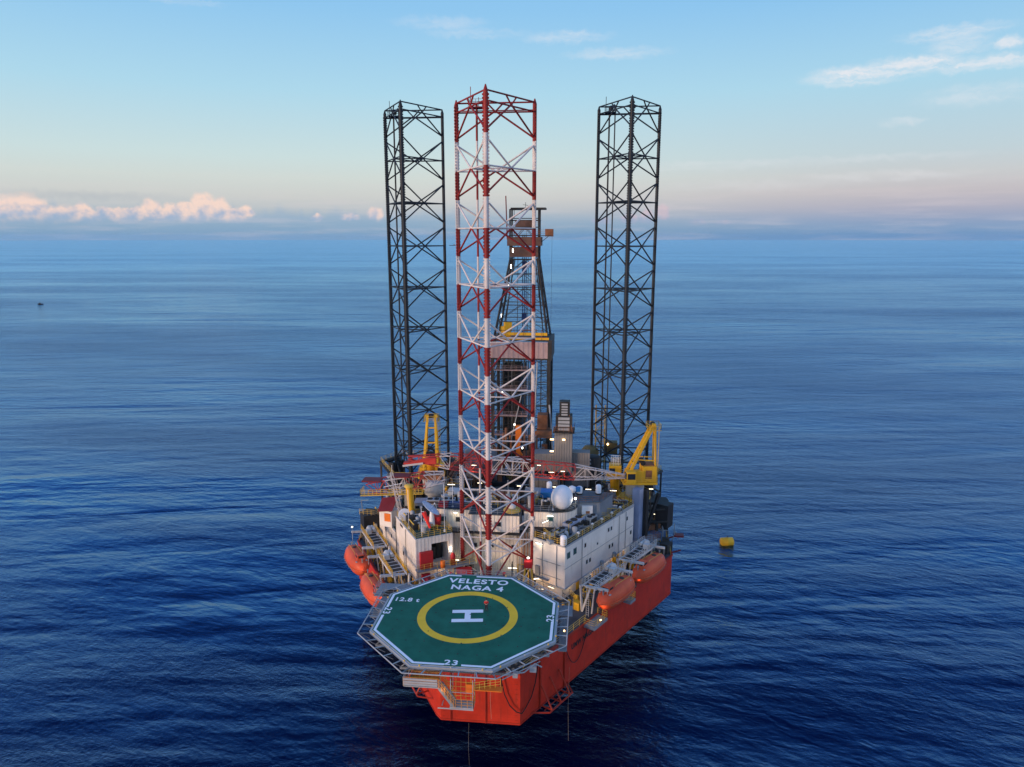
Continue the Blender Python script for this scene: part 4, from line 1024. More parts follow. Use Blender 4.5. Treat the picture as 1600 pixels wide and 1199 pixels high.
mb = MB(); mb.bar((-18.7, 38.75, 30.72), (-14.9, 39.1, 31.25), .1, .34); mb.build('edge_strip', WHITEL, b4)

# ------------------------------------------------------------------ derrick
dk = thing('derrick', 'grey lattice drilling derrick with a crown block and a pink canvas windwall', 'derrick', (.4, 76, HD))
YF, YB = 70., 80.5
def dcorn(z):
    if z >= 67.6: return (-2.3, 3.95, YF+3.0, YB-3.4)
    f = (z-50.4)/(67.6-50.4); f = max(0, f); return (-5.6+3.3*f, 6.3-2.35*f, YF+3.0*f, YB-3.4*f)
levels = [50.4, 54.2, 57.8, 61.2, 64.4, 67.6, 71.2, 74.6, 78.4]
mb = MB(); mx = MB()
for z0, z1 in zip(levels[:-1], levels[1:]):
    a, b = dcorn(z0), dcorn(z1)
    C0 = [Vector((a[0], a[2], z0)), Vector((a[1], a[2], z0)), Vector((a[1], a[3], z0)), Vector((a[0], a[3], z0))]
    C1 = [Vector((b[0], b[2], z1)), Vector((b[1], b[2], z1)), Vector((b[1], b[3], z1)), Vector((b[0], b[3], z1))]
    for i in range(4):
        mb.bar(C0[i], C1[i], .34, .34)
        j = (i+1) % 4; mx.bar(C1[i], C1[j], .17, .17)
        if z0 < 74: mx.bar(C0[i], C1[i].lerp(C1[j], .5), .11, .11); mx.bar(C0[j], C1[i].lerp(C1[j], .5), .11, .11)
for f, l in ((.12, .0), (.88, .0)):
    pass
a, b = dcorn(50.4), dcorn(67.6)
for x0, x1 in ((a[0]+.8, b[0]+.7), (a[1]-.8, b[1]-.7)):
    mb.bar((x0, YF-.02, 50.4), (x1, YF+3.0, 67.6), .16, .16); mb.bar((x0, YB, 50.4), (x1, YB-3.4, 67.6), .16, .16)
for z0, z1 in zip(levels[:-1], levels[1:]):
    zm = (z0+z1)/2; m_ = dcorn(zm)
    for y in (m_[2], m_[3]): mx.bar((m_[0], y, zm), (m_[1], y, zm), .09, .09)
    for x in (m_[0], m_[1]): mx.bar((x, m_[2], zm), (x, m_[3], zm), .09, .09); mx.bar((x+(.9 if x < 0 else -.9), m_[2], zm), (x+(.9 if x < 0 else -.9), m_[2], z1), .12, .12)
for x0, x1 in ((-4.6, -1.6), (-3.4, -1.2), (5.4, 3.4)): mb.tube((x0, YF+.4, 50.4), (x1, YF+3.4, 70), .1)
for x in (-.6, 1.7, 2.3): mb.tube((x, YF+2, 51), (x, YF+3.6, 71), .07)
mb.build('mast_leg', DARK, dk); mx.build('mast_brace', DARK, dk)
mb = MB()
for x in (.3, 1.1, .7): mb.tube((x, 75, 51), (x, 75, 73), .1, 0, 6)
mb.box((.7, 75, 66.), (1.0, .8, 2.4)); mb.box((.7, 75, 55), (1.1, .9, 1.4)); mb.build('travelling_block', BLUED, dk)
mb = MB(); mb.bb(-2.9, 4.5, 72.4, 77.8, 70.6, 72.5); mb.bb(-2.4, 3.9, 72.6, 77, 68.2, 70.3); mb.bb(-1.2, 2.6, 73.2, 77, 74.0, 76.0); mb.build('crown_housing', paint('crown_brown', (.13,.07,.05), .7, streak=.5, var=.4), dk)
mb = MB(); mb.bb(-2.8, 6.9, 72.2, 78, 72.7, 72.85); mb.bb(-2.2, 5.4, 73.2, 77.2, 78.35, 78.75); mb.bb(-2.4, 4.2, 73.2, 77.2, 76.0, 76.15); mb.build('crown_platform', DARK, dk)
mb = MB(); mb.bb(5.4, 7.1, 72.3, 74.6, 72.6, 74.2); mb.build('crown_box', RUST, dk)
mb = MB(); rail(mb, [(-2.8, 72.3, 72.9), (6.9, 72.3, 72.9)], 1.1, 0, 1.4); rail(mb, [(-2.2, 73.3, 74.9), (4.2, 73.3, 74.9)], 1.0, 0, 1.4); mb.build('crown_railing', RUST, dk)
mb = MB(); mb.tube((-2.9, 72.8, 72), (-3.2, 72.8, 81.2), .13); mb.tube((-2.9, 72.8, 75), (-2.3, 73, 75), .06); mb.build('flare_mast', REDL, dk)
mb = MB(); mb.tube((1.0, 74, 78.4), (1.0, 74, 79.9), .05); mb.tube((.4, 74, 79.4), (1.6, 74, 79.2), .04); mb.build('antenna', BLK, dk)
mb = MB(); mb.tube((6.9, 72.6, 73), (6.9, 71, 27), .03, 0, 4); mb.bar((4.0, 73, 71), (6.3, 73, 72.8), .12, .12); mb.build('guy_line', BLK, dk)
for z, x in ((69.6, -1.5), (66.2, -1.9), (62.3, -2.4), (55.4, -4.0), (54.6, 5.0)): mb = MB(); mb.box((x, YF+1.2, z), (.2, .2, .8)); mb.build('mast_lamp', LAMPWH if x < 0 else GREY, dk)
# monkey board / upper floor with yellow gear
mb = MB(); mb.bb(-6.3, 6.9, 69.7, 80.8, 50.0, 50.35); mb.build('rig_floor', DARK, dk)
mb = MB(); mb.bb(-3.8, 6.2, 69.9, 70.4, 51.3, 51.9); mb.bb(-5.5, 6.6, 69.6, 69.75, 50.4, 50.9); mb.bb(-4.6, -2.0, 70.6, 72.5, 50.4, 52.0); mb.box((-2.6, 71, 53.2), (1.6, 1.2, 1.8), 0, .4); mb.box((-3.7, 71, 52.2), (1.3, 1.1, 1.9), 0, -.3)
mb.build('floor_machinery', YEL, dk)
mb = MB(); mb.bb(-5.7, 6.4, 69.5, 69.6, 50.85, 51.0); 
for x in range(-5, 7, 2): mb.tube((x, 69.6, 50.4), (x, 69.6, 52.6), .05)
mb.bb(.0, 4.0, 70, 70.2, 52.4, 52.55); mb.build('floor_rail', RUST, dk)
mb = MB(); mb.bb(-6.6, 6.4, 69.3, 69.45, 46.3, 49.9); mb.bb(-6.6, -6.45, 69.4, 80.6, 46.3, 49.9); mb.build('windwall', PINKW, dk)
mb = MB(); mb.bb(6.4, 7.3, 69.2, 80.8, 45.9, 50.4); mb.bb(-6.6, 6.4, 69.5, 80.6, 45.9, 46.2); mb.build('windwall_end', DARK, dk)
# tall substructure
mb = MB(); mx = MB()
for x in (-5.9, 6.6):
    for y in (YF, YB): mb.bar((x, y, 22), (x, y, 46), .75, .6)
for x in (-3.6, -1.2, 1.2): mb.bar((x, YF+1, 22), (x, YF+1, 46), .3, .3)
for i in range(9):
    z = 22+i*2.7
    for y in (YF, YB):
        mx.bar((-5.9, y, z), (6.6, y, z), .14, .14)
        if y == YF: mx.bar((-5.9 if i % 2 else 3.2, y, z), (3.2 if i % 2 else -5.9, y, z+2.7), .12, .12); mx.bar((3.2 if i % 2 else 6.6, y, z), (6.6 if i % 2 else 3.2, y, z+2.7), .1, .1)
    for x in (-5.9, 6.6): mx.bar((x, YF if i % 2 else YB, z), (x, YB if i % 2 else YF, z+2.7), .14, .14); mx.bar((x, YF, z), (x, YB, z), .16, .16)
for x in (-4.8, -2.4, 2.6, 4.9): mb.bar((x, YF+.3, 22), (x, YF+.3, 46), .2, .2)
for i in range(18):
    z = 22.6+i*1.3; mx.bar((-5.9, YF+.2, z), (1.5, YF+.2, z), .08, .08); mx.bar((4.4, YF+.2, z), (6.6, YF+.2, z), .08, .08); mx.bar((2.6, YB, z), (6.6, YB, z+1.3), .08, .08)
mb.build('substructure_leg', DARK, dk); mx.build('substructure_brace', DARK, dk)
mb = MB()
random.seed(11)
for i in range(46):
    x = -5.2+i*.165+random.uniform(-.05, .05); y = YF+random.uniform(.8, 6.5)
    mb.tube((x, y, 23), (x+random.uniform(-.1, .1), y, 43+random.uniform(-2.5, 2.5)), .085, 0 if random.random() < .75 else 1, 5)
mb.build('stacked_drill_pipe', [BLK, GREY], dk)
mb = MB(); mb.bb(-3.6, .2, 72, 76, 26, 44.5); mb.build('pipe_shaft', BLK, dk)
mb = MB()
for z in (43.4, 39.0, 33.0, 28.5): mb.bb(-5.6, 1.9, YF-.4, YF+.6, z, z+.18); rail(mb, [(-5.6, YF-.4, z), (1.9, YF-.4, z)], 1.1, 0, 1.2)
mb.build('stage', PINKW, dk)
mb = MB(); mb.tube((3.4, 69.6, 28), (4.1, 69.6, 45.5), .16); mb.tube((8.1, 66, 24), (6.9, 69, 36), .2); mb.tube((-1.8, 69.6, 27), (.6, 69.6, 38), .12); mb.build('stand_pipe', LGREY, dk)
mb = MB(); mb.bb(.2, 1.4, 60.5, 61.6, 29.8, 33.2); mb.bb(.3, 1.2, 60.5, 61.6, 26.5, 29.6); mb.tube((.1, 61, 29), (1.6, 61, 26.6), .25); mb.build('hydraulic_unit', ORG, dk)
for z, x in ((38.6, -3.6), (31.2, -.9), (25.8, .9)): mb = MB(); mb.box((x, 69.2, z), (.25, .2, .4)); mb.build('floor_lamp', LAMPWH, dk)
mb = MB()
for x in (-4.6, 5.2): mb.bar((x, 40, 22.3), (x, 84, 22.3), .9, 2.4)
for y in (46, 54, 62, 70, 78): mb.bar((-4.6, y, 22.3), (5.2, y, 22.3), .5, 1.2)
mb.build('cantilever_beam', BLK, dk)
mb = MB(); mb.bb(4.4, 6.6, 66.5, 69.2, 31.0, 34.2); mb.bb(4.2, 7.6, 65.8, 69, 29.2, 30.8); mb.build('choke_unit', RUST, dk)

# ------------------------------------------------------------------ grey tower with stepped top
tw = thing('ribbed_tower', 'tall grey ribbed housing with a stepped louvred top right of the derrick', 'tower', (10.8, 50, 27))
mb = MB(); mb.bb(9.0, 12.5, 49, 52.5, 27.2, 35.1); mb.bb(5.0, 9.0, 49.3, 52.5, 27.2, 30.7); mb.prism([(12.5, 50.), (16.0, 50.), (16.0, 52.4), (12.5, 52.4)], 24.0, 30.9)
mb.build('wall', GREYR, tw)
mb = MB(); mb.bb(8.7, 12.9, 48.7, 52.8, 35.1, 35.3); mb.bb(9.2, 12.4, 49.2, 52, 35.3, 38.4); mb.bb(9.9, 11.9, 49.6, 51.6, 38.4, 41.2); mb.build('top_housing', DARK, tw)
mb = MB()
for i in range(4): mb.bb(9.7, 11.9, 49.12, 49.18, 35.6+i*.7, 36.1+i*.7)
for i in range(5): mb.bb(10.3, 11.5, 49.5, 49.58, 38.5+i*.52, 38.8+i*.52)
mb.build('louvre', LGREY, tw)
mb = MB(); rail(mb, [(8.8, 48.8, 35.3), (12.8, 48.8, 35.3), (12.8, 52.6, 35.3)], 1.1, 0, 1.1)
mb.bar((9.0, 49, 35.3), (9.9, 49.6, 38.6), .12, .12); mb.bar((12.5, 49, 35.3), (11.9, 49.6, 38.6), .12, .12); mb.build('railing', RUST, tw)
mb = MB(); mb.bb(10.6, 11.1, 48.7, 48.9, 33.7, 33.95); mb.bb(8.2, 8.9, 48.8, 49, 33.7, 33.9); mb.bb(8.2, 8.9, 48.8, 49., 31.3, 31.5); mb.build('wall_lamp', LAMPW, tw); glowpt((10.5, 48.0, 33.6), 15.); glowpt((8.2, 48.3, 31.3), 15.)

# ------------------------------------------------------------------ jack houses round the aft legs
def jackhouse(label, cx_, cy_):
    g = thing('jack_house', label, 'jacking frame', (cx_, cy_, HD)); r_ = LEG_S/sqrt(3)
    for (x, y) in ((0, -r_), (LEG_S/2, r_/2), (-LEG_S/2, r_/2)):
        L_ = sqrt(x*x+y*y); ux, uy = x/L_, y/L_; an = atan2(uy, ux); mb = MB()
        for t_ in (-1, 1):
            px, py = cx_+x-uy*1.25*t_, cy_+y+ux*1.25*t_
            mb.box((px, py, HD+4.6), (1.5, .95, 9.2), 0, an)
            for k in range(4): mb.box((px+ux*.95, py+uy*.95, HD+1.6+k*2.1), (.9, .8, 1.2), 1, an)
        mb.box((cx_+x+ux*.9, cy_+y+uy*.9, HD+9.3), (.5, 3.6, .4), 0, an); mb.box((cx_+x+ux*.9, cy_+y+uy*.9, HD+4.6), (.4, 3.6, .3), 0, an)
        mb.build('rack_housing', [BLK, GREY], g)
    mb = MB(); R2 = r_+2.2
    pts = [(cx_+R2*cos(a), cy_+R2*sin(a), HD+9.5) for a in (-pi/2-.35, -pi/2+.35, pi/6-.35, pi/6+.35, 5*pi/6-.35, 5*pi/6+.35)]
    for a, b in zip(pts, pts[1:]+pts[:1]): mb.bar(a, b, .9, .2); mb.bar(Vector(a)-Vector((0, 0, 9.5)), Vector(a)-Vector((0, 0, 0)), .35, .35)
    for a, b in zip(pts, pts[1:]+pts[:1]): mb.bar(Vector(a)-Vector((0, 0, 4.7)), Vector(b)-Vector((0, 0, 4.7)), .5, .2)
    mb.build('frame', DARK, g)
    mb = MB(); rail(mb, pts, 1.1, 0, 1.5, .04, 3, True); mb.build('railing', YELR, g)
    return g
jackhouse('dark jacking frame around the foot of the right black leg', FX+21.65, AY)
jackhouse('dark jacking frame around the foot of the left black leg', FX-21.65, AY)
jk = thing('jack_house', 'yellow and dark jacking gear around the foot of the red and white leg', 'jacking frame', (FX, FY_, HD)); r_ = LEG_S/sqrt(3)
for (x, y) in ((0, -r_), (LEG_S/2, r_/2), (-LEG_S/2, r_/2)):
    L_ = sqrt(x*x+y*y); ux, uy = x/L_, y/L_; an = atan2(uy, ux); mb = MB()
    for t_ in (-1, 1):
        px, py = FX+x-uy*1.2*t_, FY_+y+ux*1.2*t_
        mb.box((px, py, HD+1.7), (1.3, .8, 3.4), 0, an)
        for k in range(2): mb.lathe((px+ux*.9, py+uy*.9, HD+.4+k*1.4), [(0, 0), (.38, 0), (.38, 1.0), (.2, 1.2), (0, 1.2)], 1, 8)
    mb.box((FX+x+ux*.8, FY_+y+uy*.8, HD+3.5), (.4, 3.2, .3), 0, an); mb.build('rack_housing', [DARK, YEL], jk)
mb = MB(); mb.box((FX, FY_, HD+.06), (10, 9, .1)); mb.build('leg_well', BLK, jk)
# ------------------------------------------------------------------ equipment on roofs and decks
def simple(name, label, cat, mats, fn, loc=None, group=None):
    """a thing of one mesh"""
    mb = MB(); fn(mb); o = mb.build(name, mats); tag(o, label, cat, group); return o
def container(label, x, y, z, L, Wd, H, rz, mat, name='container', cat='container', open_=False):
    g = thing(name, label, cat, (x, y, z), rz)
    mb = MB(); mb.box((0, 0, H/2+.08), (L-.16, Wd-.16, H-.1)); mb.build('wall', mat, g, False)
    mb = MB()
    for sx in (-1, 1):
        for sy in (-1, 1): mb.box((sx*(L/2-.07), sy*(Wd/2-.07), H/2), (.16, .16, H))
    for zz in (.08, H-.06):
        for sy in (-1, 1): mb.box((0, sy*(Wd/2-.06), zz), (L-.3, .13, .14))
        for sx in (-1, 1): mb.box((sx*(L/2-.06), 0, zz), (.13, Wd-.3, .14))
    mb.build('frame', mat if not open_ else GREY, g, False)
    mb = MB(); mb.box((L/2+.0, 0, H/2), (.05, Wd-.5, H-.45)); mb.box((L/2+.05, .1, H/2), (.05, .06, H-.5)); mb.box((L/2+.05, -.1, H/2), (.05, .06, H-.5)); mb.build('door', mat, g, False)
    return g
def tank(label, x, y, z, r, h, mat, horiz=False, rz=0., name='tank', capmat=None):
    g = thing(name, label, 'tank', (x, y, z), rz)
    mb = MB()
    if horiz:
        M = Matrix.Translation((-h/2, 0, r+.3)) @ Matrix.Rotation(pi/2, 4, 'Y')
        mb.lathe((0, 0, 0), [(0, -.18), (r*.6, -.12), (r, .12), (r, h-.12), (r*.6, h+.12), (0, h+.18)], 0, 16, M); mb.build('shell', mat, g, False)
        mb = MB(); mb.box((-h*.3, 0, .25), (.25, r*1.8, .5)); mb.box((h*.3, 0, .25), (.25, r*1.8, .5)); mb.build('saddle', capmat or DARK, g, False)
    else:
        mb.lathe((0, 0, .25), [(r, 0), (r, h), (r*.7, h+.18), (0, h+.25)], 0, 16); mb.build('shell', mat, g, False)
        mb = MB(); mb.lathe((0, 0, 0), [(r*1.05, 0), (r*1.05, .25)], 0, 12); mb.tube((r+.05, 0, .2), (r+.05, 0, h+.5), .06); mb.build('base', capmat or DARK, g, False)
    return g
def acunit(label, x, y, z, L, Wd, H, rz, nf=2, mat=None, group=None):
    g = thing('cooling_unit', label, 'cooling unit', (x, y, z), rz, group)
    mb = MB(); mb.box((0, 0, H/2+.1), (L, Wd, H)); mb.build('casing', mat or LGREY, g, False)
    mb = MB(); mb.box((0, -Wd/2-.01, H/2+.1), (L*.86, .03, H*.6)); mb.build('grille', DARK, g, False)
    for i in range(nf):
        xx = (-.5+(i+.5)/nf)*L
        mb = MB(); mb.lathe((xx, 0, H+.1), [(min(L/nf, Wd)*.40, 0), (min(L/nf, Wd)*.40, .1), (min(L/nf, Wd)*.34, .1), (min(L/nf, Wd)*.34, .03), (0, .03)], 0, 14); mb.build('fan', BLK, g, False)
    return g
def vents(f, s, d, z, label, m=DOME, r=.22, h=.9):
    p = f(s, d, z); simple('vent', label, 'vent', m, lambda mb: mb.lathe(tuple(p), [(r*.5, 0), (r*.5, h*.6), (r*1.2, h*.65), (r*1.25, h*.85), (r*.6, h), (0, h)], 0, 10))

ROT = pi/2-A0     # heading of the starboard wall
zr = 23.68
p = wS(7.5, 3.2, zr); acunit('grey chiller with three dark fans in the middle of the right block roof', p.x, p.y, zr, 4.6, 1.7, 1.5, ROT, 3, paint('blue_grey', (.22,.26,.36), .5, streak=.15))
p = wS(3.6, 3.4, zr); acunit('low grey cooling unit at the bow end of the right block roof', p.x, p.y, zr, 2.4, 1.5, 1.0, ROT, 2, GREY)
p = wS(11.2, 2.0, zr); acunit('white twin fan unit near the outer edge of the right block roof', p.x, p.y, zr, 2.2, 1.1, 1.3, ROT, 2, LGREY)
p = wS(14.5, 4.2, zr)
gh = thing('deck_house', 'grey roofed plant house standing on the right block roof with a white air conditioner', 'shed', (15.8, 35.2, zr))
mb = MB(); mb.prism([(12.9, 32.6), (17.8, 33.6), (20.2, 38.2), (14.2, 39.)], zr, 27.0); mb.build('wall', paint('shed_grey', (.20,.22,.25), .6, ribs=.4, ribd=.04, streak=.3), gh)
mb = MB(); mb.prism([(12.7, 32.4), (17.95, 33.4), (20.4, 38.3), (14.0, 39.2)], 27.0, 27.15); mb.build('roof', paint('roof_grey', (.12,.125,.13), .7, var=.3), gh)
mb = MB(); mb.box((15.6, 33.0, 25.8), (1.9, .7, 1.5), 0, .2); mb.build('air_conditioner', WHITE, gh)
mb = MB(); mb.box((15.15, 32.62, 26.15), (.62, .06, .5), 0, .2); mb.box((16.05, 32.8, 26.15), (.62, .06, .5), 0, .2); mb.build('fan_grille', BLK, gh)
mb = MB(); mb.box((15.75, 32.7, 25.4), (.7, .06, .5), 0, .2); mb.build('vent_panel', RUST, gh)
mb = MB(); rail(mb, [(12.9, 32.6, 27.15), (17.8, 33.5, 27.15), (20.2, 38.1, 27.15)], 1.0, 0, 1.3, .04); mb.build('railing', RUST, gh)
tank('small white drum on legs on top of the grey plant house', 14.2, 37, 27.15, .55, 1.0, DOME)
tank('second small white drum on the grey plant house, at its right end', 17.6, 37.4, 27.15, .5, 1.3, DOME)
tank('round white vent pot in front of the grey plant house', 14.9, 31.3, zr, .45, 1.0, DOME)
simple('satellite_ball', 'small blue and white ball aerial behind the radome', 'aerial', [DOME, BLUE], lambda mb: (mb.lathe((12.9, 35.8, 28.4), [(0, -.75), (.6, -.45), (.75, 0), (.6, .45), (0, .75)], 0, 14), mb.tube((12.9, 35.8, 26.8), (12.9, 35.8, 27.8), .1), mb.box((13.8, 36, 28.4), (1.1, .8, .7), 1)))
for s, d in ((1.4, 5.0), (5.0, .7), (9.6, .8), (12.6, .7), (16.2, .8), (19.4, .9)): vents(wS, s, d, zr, 'white mushroom vent along the outer roof edge of the right block')
for i, o in enumerate([o for o in COL.objects if o.name.startswith('vent') and not o.name.startswith('vent_')]): o['group'] = 'mushroom vents on the right roof edge'
random.seed(5)
rp = thing('roof_piping', 'tangle of pipes and cable trays running along the right block roof', 'piping', tuple(wS(10, 3, zr)))
mb = MB(); m2 = MB(); m3 = MB()
for d in (1.3, 1.55, 5.4): mb.tube(wS(.6, d, zr+.25), wS(22.5, d, zr+.25), .08)
for i in range(16):
    s = .8+i*1.38; mb.tube(wS(s, 1.0, zr+.15), wS(s, 1.9, zr+.15), .05)
    if i % 2: m2.box(tuple(wS(s, 1.9+random.random()*1.2, zr+.45)), (.5+random.random()*.7, .5, .8), 0, ROT)
    if i % 3 == 0: m3.tube(wS(s, 2.6, zr), wS(s, 2.6, zr+1.8), .05); m3.tube(wS(s, 2.6, zr+1.8), wS(s+1.6, 2.9, zr+1.6), .05)
mb.build('pipe', GREY, rp); m2.build('junction_box', DARK, rp); m3.build('pipe_stand', YELR, rp)
st = simple('flood_light', 'white flood light on a thin post right of the radome', 'lamp', [GREY, LAMPWH], lambda mb: (mb.tube((13.6, 30.8, 26.7), (13.6, 30.8, 28.6), .05), mb.lathe((13.6, 30.7, 28.6), [(0, -.2), (.19, -.08), (.19, .09), (0, .2)], 1, 10)))
glowpt((13.9, 29.9, 28.3), 60., (1, .9, .7))

# bridge roof and behind
container('bright blue container left of the radome', 8.5, 33.8, 26.75, 2.1, 2.2, 2.0, 0, BLUE)
container('grey box behind the blue container', 6.0, 35.6, 26.0, 3.0, 2.2, 2.2, 0, GREY)
tank('round white header tank over the blue container', 8.8, 36.5, 28.0, .5, 1.0, DOME)
fx = thing('fan_skid', 'yellowish round machine with a white cap on the bridge roof right of the leg', 'machine', (2.8, 29.6, 26.4))
mb = MB(); mb.lathe((2.8, 29.6, 26.4), [(1.5, 0), (1.5, .25), (1.1, .5), (.7, .55)], 0, 14); mb.build('base', YELR, fx)
mb = MB(); mb.lathe((2.8, 29.6, 26.95), [(.65, 0), (.65, .55), (.5, .65), (0, .7)], 0, 14); mb.build('cap', CREAMW, fx)
mb = MB(); mb.tube((3.6, 30.6, 26.4), (3.6, 30.6, 29.6), .07); mb.build('mast', DOME, fx)
for i, (x, y) in enumerate(((-11.3, 31.2), (-8.6, 31.4), (-5.6, 31.0))):
    acunit(('white twin fan unit leftmost of the row on the bridge roof', 'white twin fan unit in the middle of the row on the bridge roof', 'white twin fan unit next to the leg on the bridge roof')[i], x, y, 26.6 if i else 26.5, 2.3, 1.5, .75, .05, 2, LGREY, 'fan units on the bridge roof')
container('dark blue skid on the bridge roof left of the leg', -6.9, 29.7, 26.62, 2.6, 1.0, .85, 0, BLUED, 'skid', 'skid')
container('dark red skid beside the dark blue one on the bridge roof', -9.2, 29.8, 26.62, 1.6, .9, .8, 0, REDP, 'skid', 'skid')
container('grey skid with a red lid right of the leg on the bridge roof', -2.6, 29.6, 26.4, 1.6, 1.0, .8, 0, DARK, 'skid', 'skid')
tank('pale horizontal tank on a red cradle behind the left fan units', -8.6, 38., 24.8, 1.0, 2.6, paint('tank_pale', (.42,.47,.5), .45, streak=.2), True, 0, 'tank', REDP)
dish = thing('satellite_dish', 'large pale blue satellite dish tilted over the left block', 'satellite dish', (-10.6, 27.4, 24.6))
Md = Matrix.Translation((-10.8, 26.6, 27.4)) @ Matrix.Rotation(radians(38), 4, 'Y') @ Matrix.Rotation(radians(-8), 4, 'X')
mb = MB(); mb.lathe((0, 0, 0), [(0, -.38), (.7, -.3), (1.3, -.12), (1.8, .08), (1.8, .14), (1.28, -.04), (.68, -.2), (0, -.28)], 0, 28, Md); mb.build('reflector', paint('dish_blue', (.45,.52,.62), .4, var=.04), dish)
mb = MB(); mb.tube(Md @ Vector((0, 0, -.3)), Md @ Vector((0, 0, 1.2)), .05); mb.tube(Md @ Vector((1.6, 0, .1)), Md @ Vector((0, 0, 1.2)), .035); mb.lathe((0, 0, 1.1), [(0, -.1), (.14, 0), (0, .2)], 0, 8, Md); mb.build('feed_arm', DOME, dish)
mb = MB(); mb.lathe((-10.7, 27.0, 24.2), [(.55, 0), (.4, 1.6), (.3, 2.6), (.0, 3.0)], 0, 12); mb.build('pedestal', DOME, dish)
mb = MB(); mb.box((-10.4, 27.8, 24.9), (2.0, 1.4, 1.5)); mb.build('motor_box', REDP, dish)
d2_ = thing('satellite_dish', 'small dark blue dish with a pale rim left of the yellow column', 'satellite dish', (-16.4, 30.6, 20.4))
Me = Matrix.Translation((-16.3, 30.2, 24.6)) @ Matrix.Rotation(radians(75), 4, 'X') @ Matrix.Rotation(radians(20), 4, 'Y')
mb = MB(); mb.lathe((0, 0, 0), [(0, -.25), (.6, -.15), (1.0, .05)], 0, 20, Me); mb.build('reflector', BLUED, d2_)
mb = MB(); mb.lathe((0, 0, 0), [(1.0, .0), (1.12, .0), (1.12, .1), (1.0, .1)], 0, 20, Me); mb.build('rim', DOME, d2_)
mb = MB(); mb.tube((-16.3, 30.6, 20.4), (-16.3, 30.4, 24.6), .12); mb.build('post', GREY, d2_)
ycol = thing('yellow_column', 'thick yellow vertical column on the left block behind the small dish', 'column', (-15.2, 31, 20.4))
mb = MB(); mb.tube((-15.0, 31, 20.4), (-15.6, 31, 29.6), .55, 0, 12); mb.build('column', YEL, ycol)
mb = MB(); mb.lathe((-15.6, 31, 29.5), [(.8, 0), (.8, .3), (.3, .5), (0, .5)], 0, 12); mb.tube((-14.4, 31, 21), (-14.9, 31, 29.3), .06); mb.build('cap', YELR, ycol)
mast = thing('lattice_mast', 'pale lattice aerial mast leaning over the left block', 'mast', (-17.0, 31, 20.4))
mb = MB(); a_ = Vector((-16.8, 31, 22.5)); b_ = Vector((-18.8, 31.5, 31.8))
offs = [Vector((.35, 0, 0)), Vector((-.3, .3, 0)), Vector((-.3, -.3, 0))]
for o_ in offs: mb.tube(a_+o_, b_+o_*.7, .06, 0, 5)
for i in range(9):
    q0 = a_.lerp(b_, i/9); q1 = a_.lerp(b_, (i+1)/9)
    for k in range(3): mb.tube(q0+offs[k], q1+offs[(k+1) % 3]*.9, .03, 0, 4)
mb.build('lattice', WHITEL, mast)
mb = MB(); mb.bar((-20.2, 31.3, 29.2), (-16.9, 31.3, 30.0), .08, .08); mb.tube((-18.7, 31.5, 31.5), (-18.7, 31.5, 33.2), .04); mb.build('aerial', DOME, mast)
cb = container('grey house with dark windows between the yellow column and the big dish', -13.6, 33.6, 23.6, 3.2, 2.6, 2.5, .1, paint('house_grey', (.34,.34,.38), .55, streak=.25), 'deck_house', 'shed')
mb = MB()
for x in (-1.0, .3): mb.box((x, -1.33, 1.7), (.7, .06, .5))
mb.build('window', GLASS, cb, False)
hut = thing('roofed_hut', 'small hut with a maroon pitched roof at the far end of the left block', 'hut', (-20.7, 35.4, 20.4))
mb = MB(); mb.box((-20.6, 35.6, 21.9), (2.8, 2.4, 3.0), 0, -A0+.15); mb.build('wall', CREAMW, hut)
mb = MB(); mb.add([(-22.5, 34.6, 23.3), (-19.5, 33.7, 23.9), (-19.2, 36.6, 25.5), (-22.4, 37.3, 24.9), (-22.5, 34.6, 23.15), (-19.5, 33.7, 23.75), (-19.2, 36.6, 25.35), (-22.4, 37.3, 24.75)], [(0,1,2,3), (7,6,5,4), (0,4,5,1), (1,5,6,2), (2,6,7,3), (3,7,4,0)]); mb.build('roof', ROOFR, hut)
mb = MB(); mb.box((-20.6, 34.15, 22.3), (1.2, .12, 1.5), 0, -A0+.15+.2); mb.build('door', ORG, hut)
ws = thing('windsock', 'red windsock hanging limp from a pole on the left block roof corner', 'windsock', (-11.6, 23.4, 23.6))
mb = MB(); mb.tube((-11.7, 23.6, 23.6), (-11.7, 23.6, 28.9), .06); mb.tube((-11.7, 23.6, 28.0), (-11.2, 23.5, 28.0), .04); mb.build('pole', DOME, ws)
mb = MB(); mb.tube((-11.25, 23.5, 27.9), (-10.2, 23.3, 25.3), .38, 0, 12, .2, True); mb.build('sock', paint('sock_red', (.75,.04,.03), .7), ws)
for (x, y, h_, lab) in ((-8.3, 25.9, 8.5, 'tall thin white whip aerial at the inner corner of the left block roof'), (-14.6, 26.4, 7.0, 'tall thin white pole at the outer edge of the left block roof'), (-7.5, 29.4, 4.5, 'short white whip aerial on the bridge roof'), (9.8, 29.6, 4.0, 'thin black whip aerial left of the radome')):
    simple('whip_aerial', lab, 'aerial', DOME, lambda mb: (mb.tube((x, y, 23.6 if y < 28 else 26.6), (x, y, (23.6 if y < 28 else 26.6)+h_), .045, 0, 5), mb.box((x, y, (23.6 if y < 28 else 26.6)+.2), (.3, .3, .4))))
random.seed(9)
pr_ = thing('roof_gear', 'dark railings and lockers on the green roof of the left block', 'deck gear', tuple(wP(5, 3, 23.6)))
mb = MB(); m2 = MB()
for s, d, w_, h_ in ((4.5, 1.5, 1.4, 1.1), (6.5, 1.2, 1.2, 1.6), (8.6, 2.0, 2., 1.3), (7.5, 4.6, 2.2, 1.9), (4.8, 4.9, 1.6, 1.2)):
    mb.box(tuple(wP(s, d, 23.6+h_/2)), (w_, 1.3, h_), 0, pi/2+A0)
